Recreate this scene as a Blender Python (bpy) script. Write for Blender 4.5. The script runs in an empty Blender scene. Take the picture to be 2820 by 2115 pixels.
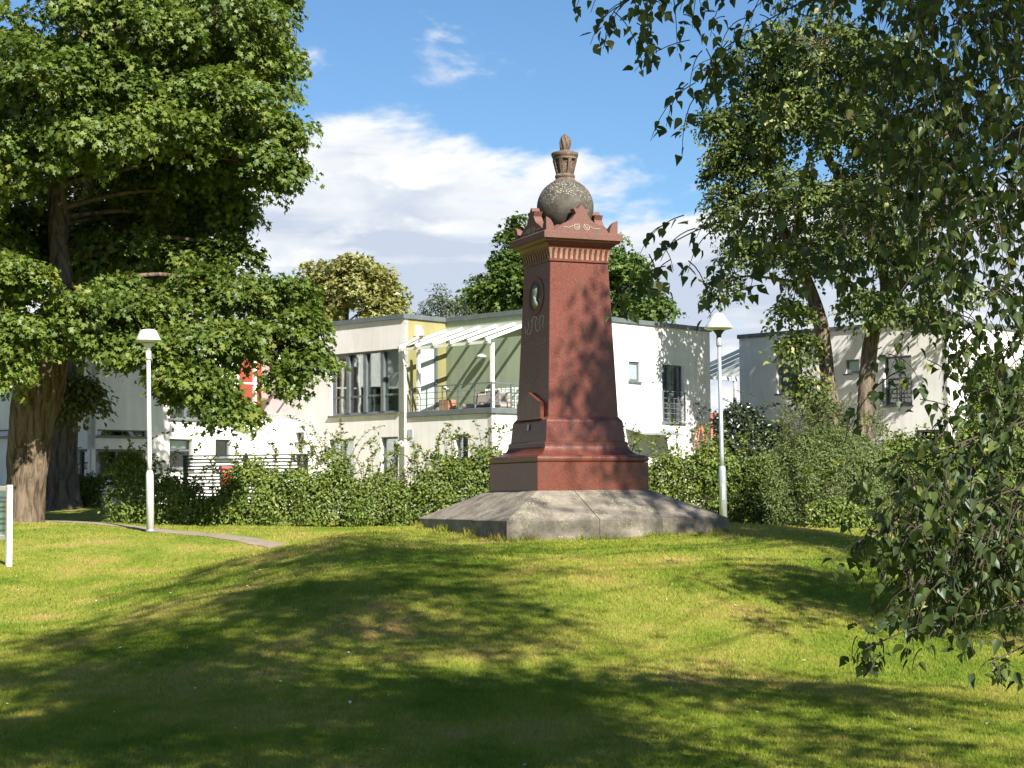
import bpy, bmesh, math, random
import numpy as np
from mathutils import Vector, Matrix
random.seed(7); RNG = np.random.default_rng(11)
SC = bpy.context.scene
COL = SC.collection
R_ = math.radians

# ------------------------------------------------------------------ camera
F, CX, CY = 4700.0, 1410.0, 1057.5            # focal length and centre in photo pixels (2820 x 2115)
CAMZ = 1.6
cam = bpy.data.cameras.new('camera'); cam.sensor_width = 36.0; cam.lens = 36.0 * F / 2820.0
cam.clip_start = 0.1; cam.clip_end = 6000.0
cam_ob = bpy.data.objects.new('camera', cam); COL.objects.link(cam_ob); SC.camera = cam_ob
CAM_M = Matrix.Translation((0, 0, CAMZ)) @ Matrix.Rotation(math.pi / 2 + math.atan(300 / F), 4, 'X') @ Matrix.Rotation(R_(-0.4), 4, 'Z')
cam_ob.matrix_world = CAM_M
CR = np.array(CAM_M.to_3x3())
def ray(x, y):
    return CR @ np.array([(x - CX) / F, -(y - CY) / F, -1.0])
def P(x, y, D):
    d = ray(x, y); return np.array([0, 0, CAMZ]) + d * (D / d[1])
def proj(p):
    q = (np.asarray(p, float) - np.array([0, 0, CAMZ])) @ CR
    return CX - F * q[..., 0] / q[..., 2], CY + F * q[..., 1] / q[..., 2], -q[..., 2]

# ------------------------------------------------------------------ sun, sky, exposure
SUN_A, SUN_E = R_(29.0), R_(40.0)              # to the right of straight behind the camera; elevation
SDIR = Vector((math.sin(SUN_A) * math.cos(SUN_E), -math.cos(SUN_A) * math.cos(SUN_E), math.sin(SUN_E)))
sun = bpy.data.lights.new('sun', 'SUN'); sun.energy = 5.0; sun.angle = R_(0.53); sun.color = (1.0, 0.945, 0.84)
sun_ob = bpy.data.objects.new('sun', sun); COL.objects.link(sun_ob)
sun_ob.rotation_euler = SDIR.to_track_quat('Z', 'Y').to_euler(); sun_ob.location = (20, -30, 40)
SC.view_settings.view_transform = 'Standard'; SC.view_settings.look = 'None'
SC.view_settings.exposure = 1.30; SC.view_settings.gamma = 1.0; SC.view_settings.use_curve_mapping = False

class NT:
    """small node-tree writer"""
    def __init__(s, tree): s.t = tree; s.n = tree.nodes; s.l = tree.links
    def node(s, typ, **kw):
        nd = s.n.new(typ)
        for k, v in kw.items():
            if k.startswith('_'): setattr(nd, k[1:], v)
        return nd
    def put(s, sock, v):
        if hasattr(v, 'is_linked') or isinstance(v, bpy.types.NodeSocket): s.l.new(v, sock)
        elif isinstance(v, (tuple, list)) and len(v) == 3 and sock.type == 'RGBA': sock.default_value = (*v, 1)
        else: sock.default_value = v
    def math(s, op, a, b=0.0, c=None, clamp=False):
        nd = s.n.new('ShaderNodeMath'); nd.operation = op; nd.use_clamp = clamp
        s.put(nd.inputs[0], a); s.put(nd.inputs[1], b)
        if c is not None: s.put(nd.inputs[2], c)
        return nd.outputs[0]
    def noise(s, vec, scale, detail=4.0, rough=0.55, dist=0.0):
        nd = s.n.new('ShaderNodeTexNoise'); s.l.new(vec, nd.inputs['Vector'])
        nd.inputs['Scale'].default_value = scale; nd.inputs['Detail'].default_value = detail
        nd.inputs['Roughness'].default_value = rough; nd.inputs['Distortion'].default_value = dist
        return nd.outputs['Fac']
    def voro(s, vec, scale, feature='F1', out='Distance'):
        nd = s.n.new('ShaderNodeTexVoronoi'); nd.feature = feature; s.l.new(vec, nd.inputs['Vector']); nd.inputs['Scale'].default_value = scale
        return nd.outputs[out]
    def ramp(s, fac, stops, interp='LINEAR'):
        nd = s.n.new('ShaderNodeValToRGB'); nd.color_ramp.interpolation = interp
        el = nd.color_ramp.elements
        while len(el) < len(stops): el.new(0.5)
        for e, (p, c) in zip(el, stops):
            e.position = p; e.color = (*c, 1) if isinstance(c, (tuple, list)) else (c, c, c, 1)
        s.put(nd.inputs[0], fac); return nd.outputs[0]
    def mix(s, fac, a, b, mode='MIX'):
        nd = s.n.new('ShaderNodeMix'); nd.data_type = 'RGBA'; nd.blend_type = mode
        s.put(nd.inputs[0], fac); s.put(nd.inputs[6], a); s.put(nd.inputs[7], b); return nd.outputs[2]
    def mapr(s, v, a, b, c=0.0, d=1.0, smooth=True):
        nd = s.n.new('ShaderNodeMapRange'); nd.interpolation_type = 'SMOOTHSTEP' if smooth else 'LINEAR'
        s.put(nd.inputs[0], v)
        for i, x in enumerate((a, b, c, d)): nd.inputs[i + 1].default_value = x
        return nd.outputs[0]
    def coord(s, kind='Object', scale=None):
        o = s.n.new('ShaderNodeTexCoord').outputs[kind]
        if scale is None: return o
        m = s.n.new('ShaderNodeMapping'); m.inputs['Scale'].default_value = scale; s.l.new(o, m.inputs[0]); return m.outputs[0]
    def bump(s, h, strength, dist=0.02):
        nd = s.n.new('ShaderNodeBump'); nd.inputs['Strength'].default_value = strength; nd.inputs['Distance'].default_value = dist
        s.l.new(h, nd.inputs['Height']); return nd.outputs[0]

world = bpy.data.worlds.new('World'); SC.world = world; world.use_nodes = True
w = NT(world.node_tree); w.n.clear()
out = w.node('ShaderNodeOutputWorld'); bg = w.node('ShaderNodeBackground')
sky = w.n.new('ShaderNodeTexSky'); sky.sky_type = 'NISHITA'; sky.sun_disc = False
sky.sun_elevation = SUN_E; sky.sun_rotation = math.pi - SUN_A
sky.air_density = 1.0; sky.dust_density = 0.25; sky.ozone_density = 2.0
skyc = w.mix(1.0, sky.outputs[0], (0.038, 0.050, 0.0585), 'MULTIPLY')
dirv = w.coord('Generated')
sep = w.node('ShaderNodeSeparateXYZ'); w.l.new(dirv, sep.inputs[0])
az = w.math('ARCTAN2', sep.outputs[0], sep.outputs[1]); el = w.math('ARCSINE', sep.outputs[2])
def cvec(sx, sy, oz, dy=0.0):
    c = w.node('ShaderNodeCombineXYZ')
    w.put(c.inputs[0], w.math('MULTIPLY', az, sx)); w.put(c.inputs[1], w.math('MULTIPLY', w.math('ADD', el, dy), sy)); c.inputs[2].default_value = oz
    return c.outputs[0]
def cloud(dy):
    big = w.noise(cvec(7.0, 17.0, 3.1, dy), 1.0, 7.0, 0.54, 0.25)
    pl = w.noise(cvec(22.0, 34.0, 8.7, dy), 1.0, 4.0, 0.6, 0.2)
    n = w.math('ADD', big, w.math('MULTIPLY', w.math('SUBTRACT', pl, 0.5), 0.22))
    e2 = w.math('ADD', el, dy)
    # a bank of cloud low over the horizon all round, thinning out upwards; a little higher in the north-west
    lim = w.math('SUBTRACT', w.math('MULTIPLY', w.math('COSINE', w.math('MULTIPLY', w.math('ADD', az, 0.10), 9.0)), 0.028), w.math('SUBTRACT', e2, 0.188))
    bias = w.math('MULTIPLY', w.math('MAXIMUM', w.math('MINIMUM', lim, 0.06), -0.098), 3.6)
    return w.math('ADD', n, bias)
d0 = cloud(0.0); d1 = cloud(0.016)
mask = w.mapr(d0, 0.45, 0.58)
lit = w.mapr(w.math('SUBTRACT', d1, d0), -0.14, 0.0, 1.0, 0.0)
thick = w.mapr(d0, 0.50, 0.80)
streak = w.noise(cvec(3.0, 30.0, 1.4), 1.0, 5.0, 0.55, 0.2)
shade = w.math('MULTIPLY', w.math('SUBTRACT', 1.0, lit), w.math('ADD', w.math('MULTIPLY', thick, 0.8), 0.15), clamp=True)
shade = w.math('ADD', shade, w.math('MULTIPLY', w.mapr(streak, 0.46, 0.62), 0.68), clamp=True)
ccol = w.mix(shade, (0.43, 0.43, 0.425), (0.255, 0.285, 0.338))
skyfin = w.mix(w.math('MULTIPLY', mask, 0.96), skyc, ccol)
w.l.new(skyfin, bg.inputs[0]); bg.inputs[1].default_value = 1.0
w.l.new(bg.outputs[0], out.inputs[0])

# ------------------------------------------------------------------ materials
MATS = {}
def pmat(name, col, rough=0.6, metal=0.0, spec=0.5, fn=None):
    m = bpy.data.materials.new(name); m.use_nodes = True
    t = NT(m.node_tree); b = t.n['Principled BSDF']
    b.inputs['Base Color'].default_value = (*col, 1); b.inputs['Roughness'].default_value = rough
    b.inputs['Metallic'].default_value = metal; b.inputs['Specular IOR Level'].default_value = spec
    if fn: fn(t, b)
    MATS[name] = m; return m
def vary(c1, c2, scale, bumpk=0.15, bd=0.01, detail=5.0, kind='Object', coords=None, mid=(0.3, 0.7)):
    def fn(t, b):
        v = t.coord(kind, coords)
        n = t.noise(v, scale, detail)
        t.l.new(t.ramp(n, [(mid[0], c1), (mid[1], c2)]), b.inputs['Base Color'])
        if bumpk: t.l.new(t.bump(t.noise(v, scale * 6, 4), bumpk, bd), b.inputs['Normal'])
    return fn
def plaster(c):
    def fn(t, b):
        v = t.coord('Object')
        n1 = t.noise(v, 0.7, 5); n2 = t.noise(t.coord('Object', (6, 6, 0.7)), 1.0, 4)
        k = t.math('ADD', t.math('MULTIPLY', n1, 0.6), t.math('MULTIPLY', n2, 0.4))
        t.l.new(t.mix(t.mapr(k, 0.38, 0.62), tuple(x * 0.88 for x in c), tuple(min(1, x * 1.05) for x in c)), b.inputs['Base Color'])
        t.l.new(t.bump(t.noise(v, 60, 4), 0.25, 0.006), b.inputs['Normal'])
    return fn
pmat('plaster_white', (0.78, 0.74, 0.71), 0.9, fn=plaster((0.735, 0.705, 0.70)), spec=0.2)
pmat('plaster_yellow', (0.6, 0.5, 0.18), 0.9, fn=plaster((0.275, 0.25, 0.11)), spec=0.2)
pmat('plaster_green', (0.25, 0.28, 0.2), 0.9, fn=plaster((0.27, 0.31, 0.215)), spec=0.2)
pmat('plaster_red', (0.4, 0.07, 0.04), 0.9, fn=plaster((0.27, 0.060, 0.040)), spec=0.2)
pmat('grey_metal', (0.10, 0.115, 0.125), 0.45, fn=vary((0.085, 0.10, 0.11), (0.13, 0.145, 0.15), 3, 0.05))
pmat('roof_felt', (0.08, 0.08, 0.085), 0.9)
pmat('white_paint', (0.80, 0.79, 0.74), 0.5, fn=vary((0.74, 0.73, 0.68), (0.83, 0.82, 0.78), 4, 0.05))
pmat('room_wall', (0.35, 0.33, 0.30), 0.9)
pmat('room_floor', (0.22, 0.15, 0.09), 0.6)
pmat('curtain_pale', (0.62, 0.70, 0.64), 0.9, fn=vary((0.60, 0.70, 0.64), (0.74, 0.80, 0.74), 2, 0, coords=(1, 1, 0.2)))
pmat('curtain_cream', (0.72, 0.72, 0.50), 0.9)
pmat('curtain_grey', (0.22, 0.19, 0.18), 0.9)
pmat('door_glass', (0.42, 0.50, 0.45), 0.25)
pmat('frosted', (0.28, 0.40, 0.38), 0.35)
pmat('lamp_white', (0.55, 0.55, 0.53), 0.4, fn=vary((0.44, 0.44, 0.42), (0.60, 0.60, 0.58), 3, 0.03, coords=(2, 2, 0.5)))
pmat('galvanised', (0.40, 0.44, 0.48), 0.42, 0.55, fn=vary((0.34, 0.38, 0.42), (0.52, 0.56, 0.60), 14, 0.05, coords=(1, 1, 0.3)))
pmat('lamp_glass', (0.55, 0.55, 0.50), 0.35)
pmat('dark_plastic', (0.02, 0.022, 0.025), 0.5)
pmat('terracotta', (0.38, 0.17, 0.09), 0.8, fn=vary((0.30, 0.13, 0.07), (0.44, 0.21, 0.12), 6))
pmat('tile_red', (0.42, 0.12, 0.07), 0.8, fn=vary((0.36, 0.09, 0.05), (0.50, 0.16, 0.09), 3))
pmat('cushion_grey', (0.32, 0.29, 0.26), 0.95)
pmat('rattan', (0.10, 0.075, 0.055), 0.7)
pmat('red_plastic', (0.65, 0.03, 0.025), 0.4)
pmat('blue_plastic', (0.03, 0.20, 0.42), 0.4)
pmat('trellis_wood', (0.45, 0.16, 0.09), 0.8)
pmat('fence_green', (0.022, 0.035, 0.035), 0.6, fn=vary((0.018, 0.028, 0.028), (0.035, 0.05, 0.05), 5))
pmat('weathered_white', (0.72, 0.68, 0.60), 0.8, fn=vary((0.58, 0.50, 0.40), (0.78, 0.75, 0.68), 9, 0.3, 0.004, coords=(1, 1, 0.15)))
pmat('sign_paper', (0.45, 0.55, 0.56), 0.25, fn=vary((0.40, 0.52, 0.55), (0.50, 0.58, 0.50), 2, 0))
pmat('print_ink', (0.10, 0.16, 0.18), 0.5)
pmat('bronze', (0.14, 0.15, 0.115), 0.5, 0.2, fn=vary((0.10, 0.11, 0.085), (0.20, 0.21, 0.165), 8, 0.1))
pmat('bronze_dark', (0.018, 0.019, 0.018), 0.4, 0.2)
pmat('incised', (0.42, 0.38, 0.32), 0.8)
pmat('letter', (0.20, 0.18, 0.155), 0.7)
pmat('plaque_grey', (0.33, 0.37, 0.38), 0.4)
pmat('path_paving', (0.2, 0.15, 0.12), 0.95, fn=vary((0.18, 0.14, 0.105), (0.26, 0.205, 0.155), 5, 0.3))
pmat('step_stone', (0.22, 0.23, 0.24), 0.9, fn=vary((0.18, 0.19, 0.20), (0.27, 0.27, 0.27), 4))
pmat('twig', (0.055, 0.04, 0.03), 0.9)
pmat('twig_green', (0.09, 0.085, 0.035), 0.8)

def granite(red, dirt=0.25, rough=0.32):
    def fn(t, b):
        v = t.coord('Object')
        n = t.noise(v, 70, 3, 0.65); n2 = t.noise(v, 150, 2, 0.6); vo = t.voro(v, 120, out='Color')
        sp = t.node('ShaderNodeSeparateColor'); t.l.new(vo, sp.inputs[0])
        c = t.ramp(n, [(0.30, (red[0] * 0.42, red[1] * 0.35, red[2] * 0.35)), (0.47, red), (0.60, (red[0] * 1.15, red[1] * 1.25, red[2] * 1.3)), (0.74, (min(1, red[0] * 1.3), red[1] * 1.9, red[2] * 2.2))])
        c = t.mix(t.mapr(sp.outputs[0], 0.70, 0.86), c, (red[0] * 0.85, red[1] * 1.75, red[2] * 2.3))
        c = t.mix(t.mapr(sp.outputs[1], 0.82, 0.90), c, (0.045, 0.028, 0.024))
        c = t.mix(t.math('MULTIPLY', t.mapr(n2, 0.60, 0.70), 0.4), c, (0.24, 0.13, 0.095))
        big = t.noise(v, 1.7, 4); pale = t.mapr(big, 0.42, 0.66)
        c = t.mix(t.math('MULTIPLY', pale, 0.30), c, (red[0] * 1.05, red[1] * 1.6, red[2] * 1.8))
        run = t.noise(t.coord('Object', (5, 5, 0.5)), 2.2, 5)
        c = t.mix(t.math('MULTIPLY', t.mapr(run, 0.52, 0.72), dirt), c, (0.075, 0.06, 0.045))
        t.l.new(c, b.inputs['Base Color'])
        t.l.new(t.mapr(n, 0.3, 0.7, rough, rough + 0.22), b.inputs['Roughness'])
        t.l.new(t.bump(n2, 0.10, 0.003), b.inputs['Normal'])
    return fn
RED = (0.130, 0.0265, 0.0140)
pmat('granite_polished', RED, fn=granite(RED, 0.45, 0.22))
pmat('granite_rough', RED, fn=granite((0.140, 0.045, 0.030), 0.9, 0.6))
pmat('granite_pale', RED, fn=granite((0.27, 0.125, 0.085), 0.35, 0.8))
def lichen(base, dark, spots, sc=1.0, amt=0.5, top=False):
    def fn(t, b):
        v = t.coord('Object')
        n = t.noise(v, 2.2 * sc, 7, 0.62); st = t.noise(t.coord('Object', (3, 3, 0.6)), 2.5 * sc, 5, 0.6)
        c = t.mix(t.mapr(n, 0.34, 0.66), dark, base)
        c = t.mix(t.math('MULTIPLY', t.mapr(st, 0.5, 0.7), 0.65), c, dark)
        f = t.noise(v, 26 * sc, 4, 0.7)
        c = t.mix(t.math('MULTIPLY', t.mapr(f, 0.5, 0.75), 0.35), c, tuple(min(1, x * 1.7) for x in base))
        reg = t.mapr(t.noise(v, 1.35 * sc, 3), 0.48 - 0.25 * (amt - 0.5), 0.62 - 0.25 * (amt - 0.5))
        if top:
            sp = t.node('ShaderNodeSeparateXYZ'); t.l.new(v, sp.inputs[0])
            reg = t.math('MULTIPLY', reg, t.mapr(sp.outputs[2], top[0], top[1]))
        blot = t.mapr(t.math('ADD', t.voro(v, 13 * sc), t.math('MULTIPLY', t.noise(v, 30 * sc, 4), 0.7)), 0.66, 0.56)
        c = t.mix(t.math('MULTIPLY', t.math('MULTIPLY', blot, reg), 0.85), c, spots)
        t.l.new(c, b.inputs['Base Color'])
        t.l.new(t.bump(t.math('ADD', f, blot), 0.30, 0.005), b.inputs['Normal'])
    return fn
pmat('plinth_stone', (0.2, 0.18, 0.15), 0.85, fn=lichen((0.205, 0.178, 0.140), (0.098, 0.083, 0.064), (0.33, 0.31, 0.185), 2.0, 0.66))
pmat('globe_stone', (0.1, 0.09, 0.08), 0.8, fn=lichen((0.085, 0.074, 0.057), (0.034, 0.030, 0.024), (0.42, 0.40, 0.33), 2.6, 0.95, top=(4.62, 5.05)))
pmat('finial_stone', (0.3, 0.15, 0.1), 0.85, fn=lichen((0.145, 0.088, 0.065), (0.058, 0.042, 0.033), (0.38, 0.35, 0.27), 4.0, 0.9))
pmat('core_dark', (0.03, 0.028, 0.025), 0.95)
def bark(c1, c2, sc=1.0):
    def fn(t, b):
        v = t.coord('Object', (9 * sc, 9 * sc, 1.6 * sc)); v0 = t.coord('Object')
        n = t.noise(v, 1.0, 6, 0.65, 0.6); n2 = t.noise(v0, 1.1, 4)
        c = t.mix(t.mapr(n, 0.32, 0.66), c1, c2)
        c = t.mix(t.math('MULTIPLY', t.mapr(n2, 0.5, 0.75), 0.4), c, (0.16, 0.16, 0.10))
        t.l.new(c, b.inputs['Base Color']); t.l.new(t.bump(n, 0.9, 0.05), b.inputs['Normal'])
    return fn
pmat('bark_maple', (0.2, 0.15, 0.1), 0.95, fn=bark((0.048, 0.036, 0.026), (0.185, 0.138, 0.098)), spec=0.1)
pmat('bark_dark', (0.1, 0.09, 0.08), 0.95, fn=bark((0.045, 0.040, 0.036), (0.15, 0.125, 0.105)), spec=0.1)
pmat('bark_lime', (0.15, 0.11, 0.08), 0.95, fn=bark((0.055, 0.042, 0.032), (0.20, 0.155, 0.115), 1.3), spec=0.1)
pmat('bark_birch', (0.5, 0.48, 0.45), 0.8, fn=vary((0.12, 0.10, 0.09), (0.62, 0.60, 0.56), 3, 0.3, coords=(1, 1, 5)))

def glass(name, tint, refl, fk=1.0):
    m = bpy.data.materials.new(name); m.use_nodes = True; t = NT(m.node_tree); t.n.clear()
    o = t.node('ShaderNodeOutputMaterial'); tr = t.node('ShaderNodeBsdfTransparent'); gl = t.node('ShaderNodeBsdfGlossy'); mx = t.node('ShaderNodeMixShader')
    tr.inputs[0].default_value = (*tint, 1); gl.inputs['Color'].default_value = (0.95, 0.97, 1, 1); gl.inputs['Roughness'].default_value = 0.015
    lw = t.node('ShaderNodeFresnel'); lw.inputs[0].default_value = 1.5
    t.l.new(t.math('ADD', t.math('MULTIPLY', lw.outputs[0], fk), refl, clamp=True), mx.inputs[0])
    nz = t.bump(t.noise(t.coord('Object'), 1.3, 2), 0.06, 0.05); t.l.new(nz, gl.inputs['Normal'])
    t.l.new(tr.outputs[0], mx.inputs[1]); t.l.new(gl.outputs[0], mx.inputs[2]); t.l.new(mx.outputs[0], o.inputs[0])
    MATS[name] = m; return m
glass('glass', (0.88, 0.93, 0.91), 0.02, 0.75); glass('glass_roof', (0.95, 0.97, 0.965), 0.0, 0.10); glass('glass_dark', (0.35, 0.40, 0.40), 0.12)

def leafmat(name, stops, trans=0.35, gloss=0.05, rough=0.35):
    m = bpy.data.materials.new(name); m.use_nodes = True; t = NT(m.node_tree); t.n.clear()
    o = t.node('ShaderNodeOutputMaterial'); a = t.node('ShaderNodeAttribute'); a.attribute_name = 'rnd'
    c = t.ramp(a.outputs['Fac'], stops)
    d = t.node('ShaderNodeBsdfDiffuse'); tl = t.node('ShaderNodeBsdfTranslucent'); g = t.node('ShaderNodeBsdfGlossy'); g.inputs['Roughness'].default_value = rough
    t.l.new(c, d.inputs[0]); hsv = t.mix(0.4, c, t.mix(1.0, c, (1.25, 1.35, 0.55), 'MULTIPLY')); t.l.new(hsv, tl.inputs[0])
    g.inputs['Color'].default_value = (0.8, 0.85, 0.9, 1)
    m1 = t.node('ShaderNodeMixShader'); m1.inputs[0].default_value = trans; t.l.new(d.outputs[0], m1.inputs[1]); t.l.new(tl.outputs[0], m1.inputs[2])
    m2 = t.node('ShaderNodeMixShader'); m2.inputs[0].default_value = gloss; t.l.new(m1.outputs[0], m2.inputs[1]); t.l.new(g.outputs[0], m2.inputs[2])
    t.l.new(m2.outputs[0], o.inputs[0]); MATS[name] = m; return m
leafmat('leaf_maple', [(0.0, (0.040, 0.068, 0.012)), (0.40, (0.090, 0.138, 0.020)), (0.80, (0.165, 0.215, 0.034)), (1.0, (0.27, 0.255, 0.055))], 0.38, 0.025, 0.5)
leafmat('leaf_limeflower', [(0.0, (0.06, 0.085, 0.018)), (0.5, (0.115, 0.135, 0.030)), (0.8, (0.21, 0.20, 0.065)), (1.0, (0.34, 0.31, 0.13))], 0.30, 0.015, 0.5)
leafmat('leaf_lime', [(0.0, (0.036, 0.060, 0.016)), (0.55, (0.085, 0.120, 0.026)), (0.80, (0.14, 0.175, 0.038)), (0.86, (0.28, 0.27, 0.09)), (1.0, (0.42, 0.38, 0.15))], 0.30, 0.02, 0.5)
leafmat('leaf_yellow', [(0.0, (0.150, 0.165, 0.040)), (0.5, (0.235, 0.235, 0.070)), (1.0, (0.32, 0.305, 0.12))], 0.28, 0.03)
leafmat('leaf_oak', [(0.0, (0.040, 0.075, 0.016)), (0.5, (0.075, 0.125, 0.024)), (1.0, (0.13, 0.18, 0.035))], 0.28, 0.015, 0.5)
leafmat('leaf_blue', [(0.0, (0.060, 0.085, 0.045)), (0.5, (0.095, 0.125, 0.065)), (1.0, (0.14, 0.17, 0.085))], 0.25, 0.015, 0.5)
leafmat('leaf_hedge', [(0.0, (0.070, 0.110, 0.018)), (0.5, (0.130, 0.180, 0.028)), (0.85, (0.200, 0.240, 0.042)), (1.0, (0.26, 0.25, 0.07))], 0.34, 0.025, 0.5)
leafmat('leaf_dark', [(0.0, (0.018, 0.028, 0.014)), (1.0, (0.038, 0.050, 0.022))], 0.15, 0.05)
leafmat('leaf_willow', [(0.0, (0.075, 0.110, 0.034)), (0.6, (0.135, 0.175, 0.050)), (1.0, (0.21, 0.235, 0.085))], 0.28, 0.02, 0.5)
leafmat('leaf_birch', [(0.0, (0.032, 0.052, 0.017)), (0.5, (0.060, 0.088, 0.026)), (0.88, (0.100, 0.132, 0.034)), (1.0, (0.21, 0.205, 0.055))], 0.28, 0.018, 0.4)
leafmat('leaf_fallen', [(0.0, (0.16, 0.09, 0.035)), (0.6, (0.30, 0.24, 0.09)), (1.0, (0.62, 0.60, 0.52))], 0.1, 0.02)

def grass_color(t):
    v = t.coord('Object')
    n = t.noise(v, 0.42, 4, 0.55, 0.4); n2 = t.noise(t.coord('Object', (1.0, 0.55, 1.0)), 1.5, 5, 0.6); n3 = t.noise(v, 7.0, 4, 0.6)
    k = t.math('ADD', t.math('MULTIPLY', n, 0.5), t.math('ADD', t.math('MULTIPLY', n2, 0.35), t.math('MULTIPLY', n3, 0.22)))
    return t.ramp(k, [(0.40, (0.115, 0.185, 0.020)), (0.50, (0.205, 0.255, 0.034)), (0.58, (0.305, 0.305, 0.060)), (0.66, (0.41, 0.300, 0.110))])
def ground_fn(t, b):
    c = grass_color(t)
    v = t.coord('Object'); f = t.noise(v, 60, 5, 0.7)
    c = t.mix(t.mapr(f, 0.35, 0.7), t.mix(1.0, c, (0.55, 0.55, 0.5), 'MULTIPLY'), c)
    t.l.new(c, b.inputs['Base Color']); t.l.new(t.bump(f, 0.6, 0.03), b.inputs['Normal'])
pmat('lawn', (0.15, 0.17, 0.03), 0.95, spec=0.1, fn=ground_fn)
def blade_mat():
    m = bpy.data.materials.new('grass_blade'); m.use_nodes = True; t = NT(m.node_tree); t.n.clear()
    o = t.node('ShaderNodeOutputMaterial'); a = t.node('ShaderNodeAttribute'); a.attribute_name = 'rnd'
    c = grass_color(t)
    c = t.mix(a.outputs['Fac'], t.mix(1.0, c, (0.78, 0.92, 0.75), 'MULTIPLY'), t.mix(1.0, c, (1.35, 1.22, 1.35), 'MULTIPLY'))
    d = t.node('ShaderNodeBsdfDiffuse'); tl = t.node('ShaderNodeBsdfTranslucent'); t.l.new(c, d.inputs[0]); t.l.new(c, tl.inputs[0])
    m1 = t.node('ShaderNodeMixShader'); m1.inputs[0].default_value = 0.40
    t.l.new(d.outputs[0], m1.inputs[1]); t.l.new(tl.outputs[0], m1.inputs[2]); t.l.new(m1.outputs[0], o.inputs[0]); MATS['grass_blade'] = m
blade_mat()

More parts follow.
